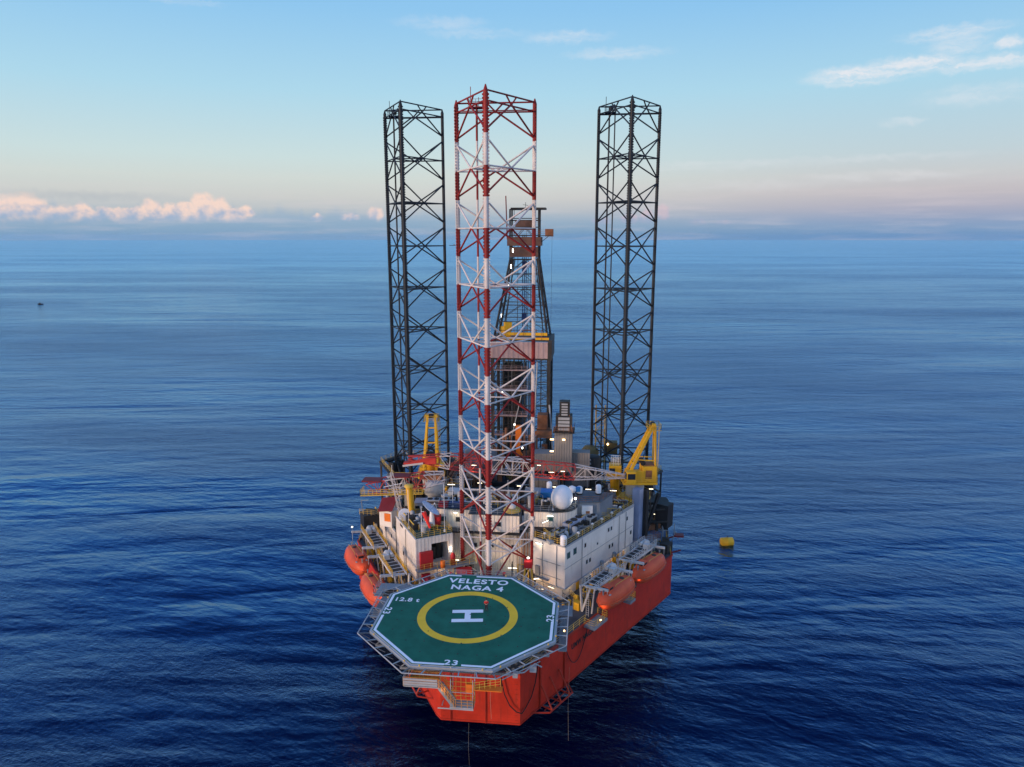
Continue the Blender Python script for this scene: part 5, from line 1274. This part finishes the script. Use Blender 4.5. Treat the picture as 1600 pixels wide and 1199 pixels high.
for s in (12.4, 14.2, 16.4, 19.5, 21.6): mb.box(tuple(wP(s, 2+random.random()*3, 21.1)), (1.5, 1.4, 1.5), 0, pi/2+A0)
m2.path([wP(3.2, .8, 24.9), wP(9.6, .8, 24.9), wP(9.6, 5.6, 24.9)], .1); m2.path([wP(11.6, .8, 21.2), wP(22.4, .8, 21.2)], .12)
mb.build('locker', DARK, pr_); m2.build('pipe', YELR, pr_)

# forward deck round the leg
def monitor(label, x, y, z):
    g = thing('fire_monitor', label, 'fire monitor', (x, y, z))
    mb = MB(); mb.tube((x, y, z), (x, y, z+1.0), .12, 0, 8); mb.lathe((x, y, z+.9), [(.22, 0), (.22, .2), (0, .3)], 0, 8); mb.build('stand', REDP, g)
    mb = MB(); mb.tube((x, y, z+1.15), (x+.25, y-1.0, z+1.6), .1, 0, 8, .16); mb.tube((x-.4, y, z+.9), (x+.4, y, z+.9), .05); mb.build('nozzle', REDP, g)
monitor('red fire monitor behind the helideck edge near the word NAGA', -4.9, 13.6, 21.2); monitor('red fire monitor behind the helideck edge below the leg on the right', 3.2, 14.0, 21.4)
mp = thing('monitor_platform', 'raised grey platforms with rails behind the aft edge of the helideck', 'platform', (0, 14.2, 20))
for x0, x1, y0, y1, z in ((-7.2, -2.6, 12.6, 14.6, 21.1), (2.0, 5.0, 12.6, 14.8, 21.3)):
    mb = MB(); mb.bb(x0, x1, y0, y1, z-.12, z); 
    for x in (x0+.3, x1-.3): mb.tube((x, y1-.3, HD), (x, y1-.3, z), .14)
    mb.build('deck', GREY, mp)
    mb = MB(); rail(mb, [(x0, y0, z), (x0, y1, z), (x1, y1, z), (x1, y0, z)], 1.1, 0, .9); mb.build('railing', LGREY, mp)
tw2 = thing('lamp_tower', 'red lamp tower with warm light beside the right block behind the helideck', 'lamp tower', (6.3, 21.4, HD))
mb = MB(); 
for dx in (-.45, .45): mb.tube((6.3+dx*2.4, 21.4, HD), (6.3+dx, 21.4, 20.2), .14); mb.tube((6.3+dx*2.2, 22.4, HD), (6.3+dx, 21.9, 20.2), .12)
mb.build('leg', YELR, tw2)
mb = MB(); mb.box((6.3, 21.5, 20.6), (1.3, 1.1, 1.1)); mb.build('box', REDP, tw2)
mb = MB(); mb.lathe((6.3, 21.3, 21.7), [(0, -.16), (.18, -.07), (.18, .08), (0, .17)], 0, 10); mb.build('bulb', LAMPWH, tw2); glowpt((6.3, 20.8, 21.8), 60., (1, .85, .6)); glowpt((8.3, 21.6, 16.5), 70., (1, .5, .15)); glowpt((5.4, 20.6, 16.0), 30., (1, .55, .2))
fr_ = thing('fire_reel', 'red hose reel at the foot of the left block front wall', 'hose reel', (-10.9, 21.9, 16.0))
mb = MB(); mb.box((-10.8, 22.0, 16.9), (1.4, .6, 1.5), 0, A0); mb.build('cabinet', REDP, fr_)
mb = MB(); mb.tube((-10.6, 21.75, 16.9), (-10.75, 21.45, 16.9), .5, 0, 14); mb.build('reel', paint('reel', (.3,.01,.03), .5), fr_)
simple('fire_extinguisher', 'bright red cylinder standing by the bay at the inner end of the left block', 'extinguisher', REDP, lambda mb: mb.lathe((-6.7, 24.6, 18.4), [(.0, 0), (.45, 0), (.45, 1.6), (.2, 2.0), (0, 2.1)], 0, 10))
simple('drum', 'orange yellow drum on the balcony of the left block', 'drum', ORG, lambda mb: mb.lathe((-8.2, 23.3, 18.4), [(0, 0), (.4, 0), (.4, 1.1), (0, 1.12)], 0, 10))
container('dark red locker on the walkway between left block and leg', -4.7, 24.0, HD+2.2, 2.6, 1.2, 1.6, .2, REDP, 'locker', 'locker')
container('dark red locker behind the left of the leg foot', -6.4, 21.0, HD+1.0, 1.8, 1.2, 1.4, .2, REDP, 'locker', 'locker')
random.seed(21)
dn = thing('deck_piping', 'yellow and dark pipework crowded round the foot of the front leg', 'piping', (0, 22, HD))
mb = MB(); m2 = MB(); m3 = MB()
for i in range(34):
    x = random.uniform(-9, 9); y = random.uniform(14.5, 27.0)
    if abs(x) > 7.5 and y > 24: continue
    z1 = HD+random.uniform(1.2, 4.2); t_ = (mb, m2, m3)[i % 3]
    t_.tube((x, y, HD), (x, y, z1), random.uniform(.05, .13)); a_ = random.choice((0, 1))
    x2, y2 = (x+random.uniform(-2.5, 2.5), y) if a_ else (x, y+random.uniform(-2., 1.2)); t_.tube((x, y, z1), (x2, y2, z1), random.uniform(.05, .11)); t_.tube((x2, y2, z1), (x2, y2, HD), .06)
for i in range(16):
    x = random.uniform(-9, 9.5); y = random.uniform(14.5, 26.5); h_ = random.uniform(.6, 1.9); (m2, m3)[i % 2].box((x, y, HD+h_/2), (random.uniform(.6, 1.8), random.uniform(.6, 1.5), h_), 0, random.random())
mb.build('pipe', YELR, dn); m2.build('machine', DARK, dn); m3.build('machine', GREY, dn)
gw2 = thing('cross_walkway', 'walkway with orange rails crossing from the left block to the leg', 'walkway', (-3, 19, 17))
mb = MB(); mb.bb(-9.2, -2.2, 18.2, 19.4, 17.0, 17.15); mb.bb(4.6, 9.8, 18.8, 20.0, 16.8, 16.95); mb.build('deck', GREY, gw2)
mb = MB(); rail(mb, [(-9.2, 18.2, 17.15), (-2.2, 18.2, 17.15)], 1.15, 0, .8); rail(mb, [(-9.2, 19.4, 17.15), (-2.2, 19.4, 17.15)], 1.15, 0, .8); rail(mb, [(4.6, 18.8, 16.95), (9.8, 18.8, 16.95)], 1.15, 0, .8); mb.build('railing', paint('orange_rail', (.62, .26, .05), .5), gw2)
glowpt((-6, 17.6, 18.6), 45., (1, .6, .28)); glowpt((-2, 25.2, 19.0), 60., (.95, .9, .5)); glowpt((-7.6, 25.2, 16.5), 40., (.9, .9, .45)); glowpt((1, 18, 17.5), 30., (1, .75, .4))
for (x, y, z, lab) in ((-6.8, 18.0, 18.4, 'lit strip lamp over the orange railed walkway left of the leg'), (3.1, 19.2, 18.6, 'lit twin strip lamp just right of the foot of the red and white leg'), (8.6, 19.0, 17.6, 'lit strip lamp between the lamp tower and the right block')):
    simple('strip_light', lab, 'lamp', [GREY, LAMPC], lambda mb: (mb.tube((x, y, HD), (x, y, z), .05), mb.bar((x-.6, y, z+.12), (x+.6, y, z+.12), .3, .06), mb.bar((x-.45, y, z), (x+.45, y, z), .11, .07, 1)))

# machinery deck behind the bridge block
mh = thing('machinery_deck', 'dark machinery deck filling the middle of the rig under the booms', 'deck house', (0, 48, HD))
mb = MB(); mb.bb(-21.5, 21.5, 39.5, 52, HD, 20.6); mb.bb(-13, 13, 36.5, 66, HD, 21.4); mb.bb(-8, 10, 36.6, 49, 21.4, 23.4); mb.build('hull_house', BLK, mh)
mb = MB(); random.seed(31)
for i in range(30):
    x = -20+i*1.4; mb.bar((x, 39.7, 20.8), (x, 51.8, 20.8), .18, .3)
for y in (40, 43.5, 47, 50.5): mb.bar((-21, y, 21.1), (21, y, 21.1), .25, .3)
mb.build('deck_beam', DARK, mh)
mb = MB(); 
for y in (39.6, 45.5): rail(mb, [(-21, y, 21.0), (21, y, 21.0)], 1.15, 0, 1.4, .04)
rail(mb, [(-8, 36.7, 23.4), (10, 36.7, 23.4)], 1.1, 0, 1.2); rail(mb, [(12.5, 40.5, 24.), (22.5, 41.5, 24.)], 1.1, 0, 1.2, .045); mb.build('railing', RUST, mh)
mb = MB()
for i in range(26):
    x = random.uniform(-20, 21); z = random.uniform(21.5, 25.5); L_ = random.uniform(2, 7)
    y = random.uniform(40, 52)
    if random.random() < .5: mb.tube((x, y, z), (min(22, x+L_), y, z), random.uniform(.08, .22))
    else: mb.tube((x, y, 20.8), (x, y, z+2.0), random.uniform(.07, .2))
mb.build('pipe', GREY, mh)
mb = MB()
for i in range(22):
    x = random.uniform(-20, 21); y = random.uniform(40, 52); h_ = random.uniform(1.2, 4.6); mb.box((x, y, 20.8+h_/2), (random.uniform(1, 3.2), random.uniform(1, 2.4), h_), 0, random.choice((0, .0, .3)))
mb.build('machine', DARK, mh)
random.seed(44)
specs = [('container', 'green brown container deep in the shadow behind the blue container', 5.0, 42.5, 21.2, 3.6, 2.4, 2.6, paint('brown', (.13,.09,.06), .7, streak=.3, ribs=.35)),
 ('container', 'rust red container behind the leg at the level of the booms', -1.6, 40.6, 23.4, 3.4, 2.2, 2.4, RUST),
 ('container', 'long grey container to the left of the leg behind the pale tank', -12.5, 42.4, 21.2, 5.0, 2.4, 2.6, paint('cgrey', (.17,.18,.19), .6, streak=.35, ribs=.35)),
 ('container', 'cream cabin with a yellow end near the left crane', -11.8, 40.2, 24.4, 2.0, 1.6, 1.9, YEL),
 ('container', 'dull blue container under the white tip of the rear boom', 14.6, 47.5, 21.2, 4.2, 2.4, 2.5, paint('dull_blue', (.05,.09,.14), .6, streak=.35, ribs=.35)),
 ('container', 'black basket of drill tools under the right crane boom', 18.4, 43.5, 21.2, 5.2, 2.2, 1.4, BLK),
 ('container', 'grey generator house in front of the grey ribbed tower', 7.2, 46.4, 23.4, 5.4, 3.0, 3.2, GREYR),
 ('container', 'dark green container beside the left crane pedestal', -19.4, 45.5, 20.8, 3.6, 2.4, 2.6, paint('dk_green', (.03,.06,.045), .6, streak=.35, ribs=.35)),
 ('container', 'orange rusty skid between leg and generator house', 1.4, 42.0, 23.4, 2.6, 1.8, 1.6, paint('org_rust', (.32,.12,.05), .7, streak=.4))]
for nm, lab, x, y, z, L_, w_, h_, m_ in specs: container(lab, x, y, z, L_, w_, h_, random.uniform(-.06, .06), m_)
tank('rusty brown round vessel behind the leg', -2.0, 38.0, 23.4, 1.0, 2.0, RUST); tank('grey upright silo left of the derrick foot', -8.5, 57, 21.4, 1.7, 7., GREYR); tank('grey upright silo in front of the derrick foot', -5.0, 59, 21.4, 1.5, 6., GREYR)
tank('dark upright vessel right of the ribbed tower', 16.6, 55, 20., 1.6, 8.5, DARK)
# deck lamps
DL = [(-9.8, 40, 27.0, 1.6, 'lit strip lamp above the pale tank left of the leg'), (-12.3, 40.2, 27.0, .8, 'short lit lamp just right of the third pedestal'), (-5.6, 41, 30.6, 1.0, 'lit strip lamp high up just left of the leg'), (-4.4, 40, 27.5, 1.0, 'lit strip lamp inside the leg outline at boom height'),
 (3.1, 40, 27.2, 1.2, 'lit strip lamp right of the near leg chord below the booms'), (8.8, 43.2, 29.0, 1.2, 'lit strip lamp under the red part of the right boom'), (10.9, 43.4, 29.2, 1.0, 'second lit strip lamp under the red part of the right boom'), (6.4, 43.5, 30.2, .8, 'small lit lamp at the left end of the red part of the boom'),
 (9.5, 40.2, 27.2, 1.3, 'lit strip lamp straight above the radome'), (13.3, 40.0, 26.8, 1.0, 'lit strip lamp above and right of the radome'), (15.8, 39.8, 27.1, 1.2, 'lit strip lamp over the grey plant house'), (20.4, 41.0, 26.6, 1.4, 'lit strip lamp left of the right crane pedestal'),
 (27.3, 41.5, 27.0, .9, 'lit strip lamp right of the right crane pedestal'), (29.0, 50.5, 18.6, 1.3, 'lit strip lamp low beside the right jacking frame')]
for x, y, z, L_, lab in DL:
    simple('strip_light', lab, 'lamp', [DARK, LAMPC], lambda mb: (mb.tube((x, y+.1, z-5), (x, y+.1, z), .07), mb.bar((x-L_/2, y, z+.12), (x+L_/2, y, z+.12), .34, .07), mb.bar((x-L_*.42, y, z), (x+L_*.42, y, z), .13, .08, 1)))
    glowpt((x, y-.8, z-.6), 34., (1, .68, .36))
glowpt((5, 40, 24.6), 30., (1, .6, .3)); glowpt((-16, 38.5, 26.2), 40., (1, .62, .35)); glowpt((-3, 39.5, 25.2), 35., (1, .55, .25))

# starboard side clutter aft of the right block
sc = thing('column', 'blue grey box column at the aft end of the right block carrying the crane walkway', 'column', (24.6, 42.6, HD))
mb = MB(); mb.box((25.0, 42.4, 20.4), (1.5, 1.5, 12.6), 0, ROT); mb.build('shaft', paint('col_blue', (.22,.27,.40), .5, streak=.15), sc)
mb = MB(); mb.box((26.2, 43.2, 20.2), (1.0, 1.6, 12.0), 0, ROT); mb.bar((29.2, 46, 24.6), (26.9, 44.4, 17.4), .5, .5); mb.build('brace', BLK, sc)
sb = thing('bulk_block', 'black block and beams standing over the right hull side behind the lifeboats', 'machine', (29.5, 49, HD))
mb = MB(); mb.box((30.6, 48.0, 19.6), (2.4, 2.6, 4.6), 0, ROT); mb.box((28.8, 49.4, 21.6), (5.4, 2.2, .5), 0, 0); mb.box((28.6, 48.2, 18.0), (4.6, 2.0, .4), 0, .1); mb.box((30.4, 52.4, 17.4), (2.6, 5.0, 6.4)); mb.build('block', BLK, sb)
mb = MB(); mb.bar((26.6, 47.2, 20.6), (30.6, 46.8, 21.2), .5, .35); mb.bar((26.8, 46.8, 18.2), (31.2, 46.4, 18.9), .5, .3); mb.build('beam', DARK, sb)
container('blue and orange skid on deck aft of the right block', 28.6, 45.6, HD+.4, 4.4, 2.0, 2.2, ROT-.3, paint('skid_blue', (.08,.14,.24), .6, streak=.35), 'skid', 'skid')
container('rusty orange crate lying over the blue skid aft of the right block', 28.0, 46.6, HD+2.9, 4.0, 1.2, .9, ROT-.5, RUST, 'crate', 'crate')
container('dark grey skid at the outer corner of the right hull side', 30.6, 42.6, HD+.2, 2.2, 1.6, 1.7, ROT, DARK, 'skid', 'skid')
sp_ = thing('deck_platform', 'rusty railed platform between the crane column and the farther right davit', 'platform', (27.5, 42, HD))
mb = MB(); mb.prism([(25.4, 39.6), (29.4, 41.6), (27.8, 44.2), (24.6, 42.2)], 17.0, 17.15); mb.build('deck', GREY, sp_)
mb = MB(); rail(mb, [(25.4, 39.6, 17.15), (29.4, 41.6, 17.15), (27.8, 44.2, 17.15)], 1.1, 0, .7, .045); mb.build('railing', RUST, sp_)
ob = thing('outboard_bracket', 'maroon bracket and pipes sticking out from the far right hull edge', 'bracket', (32.5, 46, 15))
mb = MB(); mb.tube((31.4, 46, 15.6), (34.2, 46.4, 16.4), .16); mb.tube((31.4, 44, 13.4), (33.6, 44.6, 13.8), .16); mb.box((33.2, 45.4, 16.5), (1.8, 1.4, .3)); mb.build('arm', paint('maroon', (.14,.015,.02), .5), ob)
mb = MB(); mb.tube((32.4, 46, 16.6), (32.4, 46, 18.6), .07); mb.path([(31.4, 44.6, 14.4), (32.6, 45.4, 17.2), (33.4, 47, 15.0)], .08); mb.build('pipe', GREY, ob)
# port side dark gear
pg = thing('bulk_block', 'dark gear with yellow rails between the left block and the left hull edge', 'machine', (-26.5, 42, HD))
mb = MB(); mb.box((-26.4, 42.4, 17.), (3.4, 3.0, 5.6), 0, A0); mb.box((-27.4, 46, 16.4), (3.0, 3.0, 4.4)); mb.box((-25.2, 39.6, 15.8), (1.6, 1.8, 3.0), 0, A0); mb.build('block', BLK, pg)
mb = MB(); rail(mb, [(-28.2, 41.2, 19.8), (-25.0, 40.8, 19.8), (-24.0, 43.4, 19.8)], 1.1, 0, .9); rail(mb, [(-27.2, 38.4, 16.2), (-24.8, 39.4, 16.2)], 1.1, 0, .8); mb.build('railing', YELR, pg)
mb = MB(); mb.tube((-27.6, 41.6, 19.8), (-27.9, 41.6, 22.6), .08); mb.tube((-27.9, 41.6, 22.5), (-26.4, 41.4, 22.7), .06); mb.build('post', GREY, pg)
# tugger tower by the right leg
tg = thing('drill_line_tower', 'narrow yellow frame tower seen through the right black leg', 'tower', (18.4, 66.5, HD))
mb = MB()
for dx in (-1, 1):
    for dy in (-1, 1): mb.tube((18.2+dx, 66.5+dy, HD), (18.2+dx, 66.5+dy, 36.6), .13)
for i in range(11):
    z = HD+i*2.1
    for dy in (-1, 1): mb.tube((17.2, 66.5+dy, z), (19.2, 66.5+dy, z+2.1 if i < 10 else z), .06); mb.tube((17.2, 66.5+dy, z), (19.2, 66.5+dy, z), .06)
mb.build('frame', paint('dull_yellow', (.34,.24,.06), .6, streak=.3), tg)
mb = MB(); mb.box((20.6, 65, 27.8), (2.6, 2.2, 2.6)); mb.lathe((16.0, 63, 25.5), [(0, 0), (1.6, .3), (2.0, 2.0), (1.2, 3.0), (0, 3.2)], 0, 12); mb.box((15.2, 62, 24.), (4, 3, 3)); mb.build('machinery', paint('olive', (.11,.09,.04), .7, var=.4, streak=.4), tg)
mb = MB(); mb.lathe((19.8, 63.6, 28.9), [(0, -.3), (.28, 0), (0, .3)], 0, 8); mb.build('lamp', LAMPW, tg)
yh = thing('yellow_cabin', 'small yellow cabin with a railed cage on its roof left of the right crane', 'cabin', (20.8, 48.5, 24))
mb = MB(); mb.box((20.9, 48.4, 28.2), (2.3, 2.2, 2.2)); mb.lathe((20.9, 48.4, HD), [(.9, 0), (.9, 12.4), (1.7, 12.8), (1.7, 13.0)], 0, 12); mb.build('wall', YEL, yh)
mb = MB(); mb.box((20.3, 47.28, 28.3), (1.1, .08, 1.1)); mb.build('window', GLASS, yh)
mb = MB(); rail(mb, [(20.1, 47.6, 29.3), (21.9, 47.6, 29.3), (21.9, 49.3, 29.3), (20.1, 49.3, 29.3)], 1.5, 0, .45, .035, 4, True); mb.build('cage', CREAMW, yh)
pl = thing('pipe_rack', 'stacked steel pipes lying across the rig behind the booms', 'pipe rack', (-2, 56, 22))
mb = MB()
for k in range(3):
    for i in range(12-k): mb.tube((-14+i*.75+k*.37, 53.5, 21.9+k*.62), (-14+i*.75+k*.37, 66, 21.9+k*.62), .3, 0, 8)
mb.build('pipe', RUST, pl)
mb = MB()
for y in (54.5, 65): mb.bar((-14.8, y, 21.5), (-4.8, y, 21.5), .4, .3); mb.bar((-14.8, y, 21.4), (-14.8, y, 24.6), .3, .3); mb.bar((-5.0, y, 21.4), (-5.0, y, 24.6), .3, .3)
mb.build('rack', DARK, pl)

# dense small gear
def gear(label, loc, boxes, n, seed, zl, mats=None, hmax=1.6):
    g = thing('deck_gear', label, 'deck gear', loc); random.seed(seed); P1, P2, P3, P4 = MB(), MB(), MB(), MB()
    for k in range(n):
        x0, x1, y0, y1, z = random.choice(boxes); x = random.uniform(x0, x1); y = random.uniform(y0, y1); r = random.random()
        if r < .32: h_ = random.uniform(.4, hmax); (P1 if r < .16 else P2).box((x, y, z+h_/2), (random.uniform(.3, 1.3), random.uniform(.3, 1.1), h_), 0, random.choice((0, A0, -A0)))
        elif r < .5: h_ = random.uniform(.6, hmax*1.3); P2.lathe((x, y, z), [(random.uniform(.15, .5), 0), (random.uniform(.15, .45), h_), (0, h_+.15)], 0, 8)
        elif r < .8:
            h_ = random.uniform(.4, hmax*1.2); L_ = random.uniform(1, 3.5); d = random.choice(((1, 0), (0, 1), (US.x, US.y), (UP.x, UP.y))); q = P3 if r < .72 else P4; rr = random.uniform(.04, .11)
            q.path([(x, y, z), (x, y, z+h_), (x+d[0]*L_, y+d[1]*L_, z+h_), (x+d[0]*L_, y+d[1]*L_, z)], rr, 0, 5)
        else:
            L_ = random.uniform(1.2, 3); d = random.choice(((1, 0), (0, 1), (US.x, US.y), (UP.x, UP.y))); rail(P4, [(x, y, z), (x+d[0]*L_, y+d[1]*L_, z)], 1.05, 0, .8, .035)
    P1.build('small_machinery', DARK, g); P2.build('small_machinery', LGREY if mats is None else mats[0], g); P3.build('pipework', GREY, g); P4.build('pipework', YELR, g)
gear('small pipes, lockers and yellow rails crowded along the aft edge of the bridge roof', (2, 34, 26.4), [(-10, 4, 30.5, 34.5, 26.5), (5.2, 9.8, 30.4, 34, 26.75), (-10, 12, 35.5, 38, 23.4)], 110, 3, 26)
gear('small machinery and rails packed across the machinery deck under the right boom', (12, 43, 23), [(10.5, 22, 39.8, 46, 20.8), (10, 21, 46, 52, 20.8)], 130, 4, 21, hmax=4.)
gear('small machinery and rails packed across the machinery deck left of the leg', (-14, 43, 23), [(-21, -9, 39.8, 46, 20.8), (-21, -9, 46, 52, 20.8)], 110, 5, 21, hmax=4.2)
gear('pumps, pipes and rails packed between the leg and the bridge block', (0, 25, HD), [(-9, 9, 14, 21, HD), (-7.5, 9, 21, 27, HD)], 120, 6, HD, hmax=2.4)
gear('low dark gear scattered on the deck aft of the right block', (28.5, 52, HD), [(26.2, 30.6, 43, 55, HD), (20, 30, 55, 58, HD)], 90, 7, HD, hmax=4.5)
gear('low gear scattered on the deck beside the left hull edge', (-26, 45, HD), [(-28.2, -23.5, 40, 58, HD)], 60, 8, HD, hmax=3.6)
gear('valves, vents and pipes on the roof of the right block', tuple(wS(12, 3, 23.7)), [(wS(i*2.2+1, 3, 0).x-1.2, wS(i*2.2+1, 3, 0).x+1.2, wS(i*2.2+1, 3, 0).y-1.0, wS(i*2.2+1, 3, 0).y+1.0, 23.7) for i in range(10)], 90, 9, 23.7, hmax=1.1)
gear('aerial brackets, vents and lockers on the roof of the left block', tuple(wP(9, 3, 23.7)), [(wP(s_, 3, 0).x-1.4, wP(s_, 3, 0).x+1.4, wP(s_, 3, 0).y-1.2, wP(s_, 3, 0).y+1.2, 23.62 if s_ < 10 else 20.4) for s_ in (3, 5, 7, 9, 12.5, 15, 18, 21)], 80, 10, 23.7, hmax=1.5)
gear('boxes and pipes on the walkway beside the right side davits', tuple(sside(25, -4, HD)), [(sside(s_, -4.4, 0).x-.8, sside(s_, -4.4, 0).x+.8, sside(s_, -4.4, 0).y-.8, sside(s_, -4.4, 0).y+.8, HD) for s_ in range(18, 40, 2)], 70, 12, HD, (YEL,), 1.4)
gear('boxes and pipes on the walkway beside the left side davits', tuple(pside(30, -4, HD)), [(pside(s_, -1.0, 0).x-.7, pside(s_, -1., 0).x+.7, pside(s_, -1.0, 0).y-.8, pside(s_, -1.0, 0).y+.8, HD) for s_ in range(20, 44, 2)], 50, 13, HD, (YEL,), 1.4)
gear('rusty pipework and gear round the foot of the derrick', (0, 64, 24), [(-12, 12, 56, 66, 21.4), (-5, 6, 64, 69, 24)], 120, 14, 21.4, (RUST,), 5.)

# ------------------------------------------------------------------ things on the sea
by_ = thing('mooring_buoy', 'yellow drum buoy floating alone to the right of the rig', 'buoy', (49.3, 80.3, 0))
Mb = Matrix.Translation((47.9, 80.0, .55)) @ Matrix.Rotation(radians(12), 4, 'Z') @ Matrix.Rotation(pi/2, 4, 'Y')
mb = MB(); mb.lathe((0, 0, 0), [(0, -.02), (.85, .0), (1.05, .12), (1.05, 1.35), (1.1, 1.4), (1.1, 1.6), (1.05, 1.65), (1.05, 2.85), (.85, 2.98), (0, 3.0)], 0, 20, Mb); mb.build('drum', YEL, by_)
mb = MB(); mb.tube((49.4, 80.3, 1.5), (49.4, 80.3, 2.1), .08); mb.tube((49.15, 80.3, 2.05), (49.65, 80.3, 2.05), .07); mb.build('lifting_eye', DARK, by_)
fb = thing('fishing_boat', 'tiny dark boat on the open sea near the left edge', 'boat', (-578, 641, 0), .4)
mb = MB(); mb.prism([(-2.6, -.8), (1.2, -.8), (2.8, 0), (1.2, .8), (-2.6, .8)], -.1, .8); mb.build('hull', BLK, fb, False)
mb = MB(); mb.box((-.6, 0, 1.3), (1.6, 1.2, 1.1)); mb.tube((.6, 0, .8), (.6, 0, 2.8), .06); mb.build('cabin', DARK, fb, False)
sh = thing('supply_ship', 'faint dark ship just below the horizon between the left legs', 'ship', (-1078, 5678, 0), .15)
mb = MB(); mb.prism([(-26, -5), (18, -5), (28, 0), (18, 5), (-26, 5)], -.5, 4.5); mb.build('hull', BLK, sh, False)
mb = MB(); mb.box((13, 0, 8), (10, 8, 7)); mb.box((14, 0, 12.6), (6, 6, 2.4)); mb.tube((12, 0, 13), (12, 0, 19), .4); mb.build('superstructure', GREY, sh, False)

# ------------------------------------------------------------------ the person on the helideck
def person(label, x, y, z, rz):
    g = thing('person', label, 'person', (x, y, z), rz)
    def skin(name, pts, edges, mat, sub=1):
        me = bpy.data.meshes.new(name); me.from_pydata([p[:3] for p in pts], edges, []); o = bpy.data.objects.new(name, me); COL.objects.link(o); o.parent = g
        sk = o.modifiers.new('skin', 'SKIN'); sk.use_smooth_shade = True
        for i, p in enumerate(pts): me.skin_vertices[0].data[i].radius = (p[3], p[4] if len(p) > 4 else p[3])
        me.skin_vertices[0].data[0].use_root = True
        ss = o.modifiers.new('sub', 'SUBSURF'); ss.levels = sub; ss.render_levels = sub; me.materials.append(mat); return o
    P_ = [(0,0,.98,.15,.11), (0,0,1.14,.15,.11), (0,.01,1.32,.18,.115), (0,.01,1.45,.12,.09), (0,.0,1.54,.055),
          (.19,0,1.43,.07), (.27,-.03,1.17,.05), (.12,-.26,1.18,.036), (-.19,0,1.43,.07), (-.27,-.03,1.17,.05), (-.12,-.26,1.2,.036),
          (.09,0,.92,.1), (.12,-.02,.5,.065), (.13,.02,.12,.05), (-.09,0,.92,.1), (-.11,.03,.5,.065), (-.12,.05,.12,.05), (0,-.01,1.6,.06), (0,-.015,1.69,.088,.1), (0,-.01,1.76,.07,.08)]
    body = skin('body', P_, [(0,1),(1,2),(2,3),(3,4),(3,5),(5,6),(6,7),(3,8),(8,9),(9,10),(0,11),(11,12),(12,13),(0,14),(14,15),(15,16),(4,17),(17,18),(18,19)], SKIN, 2)
    sh_ = [(0,0,1.0,.17,.13), (0,0,1.14,.17,.13), (0,.01,1.32,.2,.135), (0,.01,1.43,.13,.1), (.19,0,1.42,.085), (.27,-.03,1.18,.068), (.17,-.18,1.18,.055), (-.19,0,1.42,.085), (-.27,-.03,1.18,.068), (-.17,-.18,1.19,.055)]
    skin('jacket', sh_, [(0,1),(1,2),(2,3),(3,4),(4,5),(5,6),(3,7),(7,8),(8,9)], paint('coverall_red', (.5,.03,.03), .8), 2)
    tr = [(0,0,.98,.16,.12), (.09,0,.9,.115), (.12,-.02,.5,.085), (.13,.02,.14,.07), (-.09,0,.9,.115), (-.11,.03,.5,.085), (-.12,.05,.14,.07)]
    skin('trousers', tr, [(0,1),(1,2),(2,3),(0,4),(4,5),(5,6)], paint('trousers_dark', (.03,.02,.03), .85), 2)
    for s in (1, -1):
        yy = .02 if s > 0 else .05; skin('boot', [(s*.125,yy,.1,.055), (s*.13,yy-.02,.04,.05), (s*.14,yy-.17,.035,.045,.035)], [(0,1),(1,2)], BLK, 1)
    hm = MB(); hm.lathe((0, -.005, 1.72), [(.135, 0), (.12, .02), (.118, .08), (.09, .14), (.04, .165), (0, .17)], 0, 14); hm.box((0, -.13, 1.725), (.14, .08, .02)); hm.build('helmet', BLK, g, False)
    fc = MB()
    for s in (-.035, .035): fc.box((s, -.108, 1.7), (.028, .012, .012), 0)
    fc.box((0, -.107, 1.63), (.045, .01, .01), 0); fc.box((0, -.12, 1.665), (.022, .03, .035), 0); fc.build('face', paint('face_dark', (.16,.08,.05), .6), g, False)
    for s in (1, -1):
        hx, hy, hz = s*.11, -.28, 1.185
        hd = MB(); hd.box((hx, hy-.03, hz), (.035, .09, .075)); 
        for k in range(4): hd.path([(hx-s*.005, hy-.07, hz-.03+k*.02), (hx-s*.03, hy-.10-.006*k, hz-.03+k*.02), (hx-s*.055, hy-.085, hz-.03+k*.02)], .0095, 0, 5)
        hd.path([(hx, hy-.02, hz+.035), (hx-s*.02, hy-.05, hz+.05), (hx-s*.05, hy-.07, hz+.045)], .011, 0, 5); hd.build('hand', SKIN, g, False)
    return g
pz = person('person in red top and dark trousers standing on the helideck beside the H', 2.3, 1.5, Z0+.01, radians(8))
simple('drone_controller', 'small pale controller held in front of the person on the helideck', 'controller', [WHITE, BLK], lambda mb: (mb.box((2.34, 1.18, Z0+1.2), (.17, .1, .05), 0, .14), mb.box((2.35, 1.12, Z0+1.26), (.15, .02, .09), 1, .14)))
# ------------------------------------------------------------------ air
hz = bpy.data.materials.new('haze'); hz.use_nodes = True; hz.node_tree.nodes.clear(); t = NT(hz.node_tree)
o = t.n('ShaderNodeOutputMaterial'); pv = t.n('ShaderNodeVolumePrincipled'); t.link(pv.outputs[0], o.inputs['Volume'])
pv.inputs['Color'].default_value = (.42, .70, 1, 1); pv.inputs['Density'].default_value = .00002
mb = MB(); mb.bb(-16200, 16200, -16200, 16200, -13, 104); tag(mb.build('haze', hz), 'pale blue haze over the far sea', kind='stuff')
# ------------------------------------------------------------------ light thrown by the lit lamps
for i, (p, e, c, r) in enumerate(PTS):
    ld = bpy.data.lights.new('lamp_glow', 'POINT'); ld.energy = e; ld.color = c; ld.shadow_soft_size = r
    lo = bpy.data.objects.new('lamp_glow', ld); COL.objects.link(lo); lo.location = tuple(p)
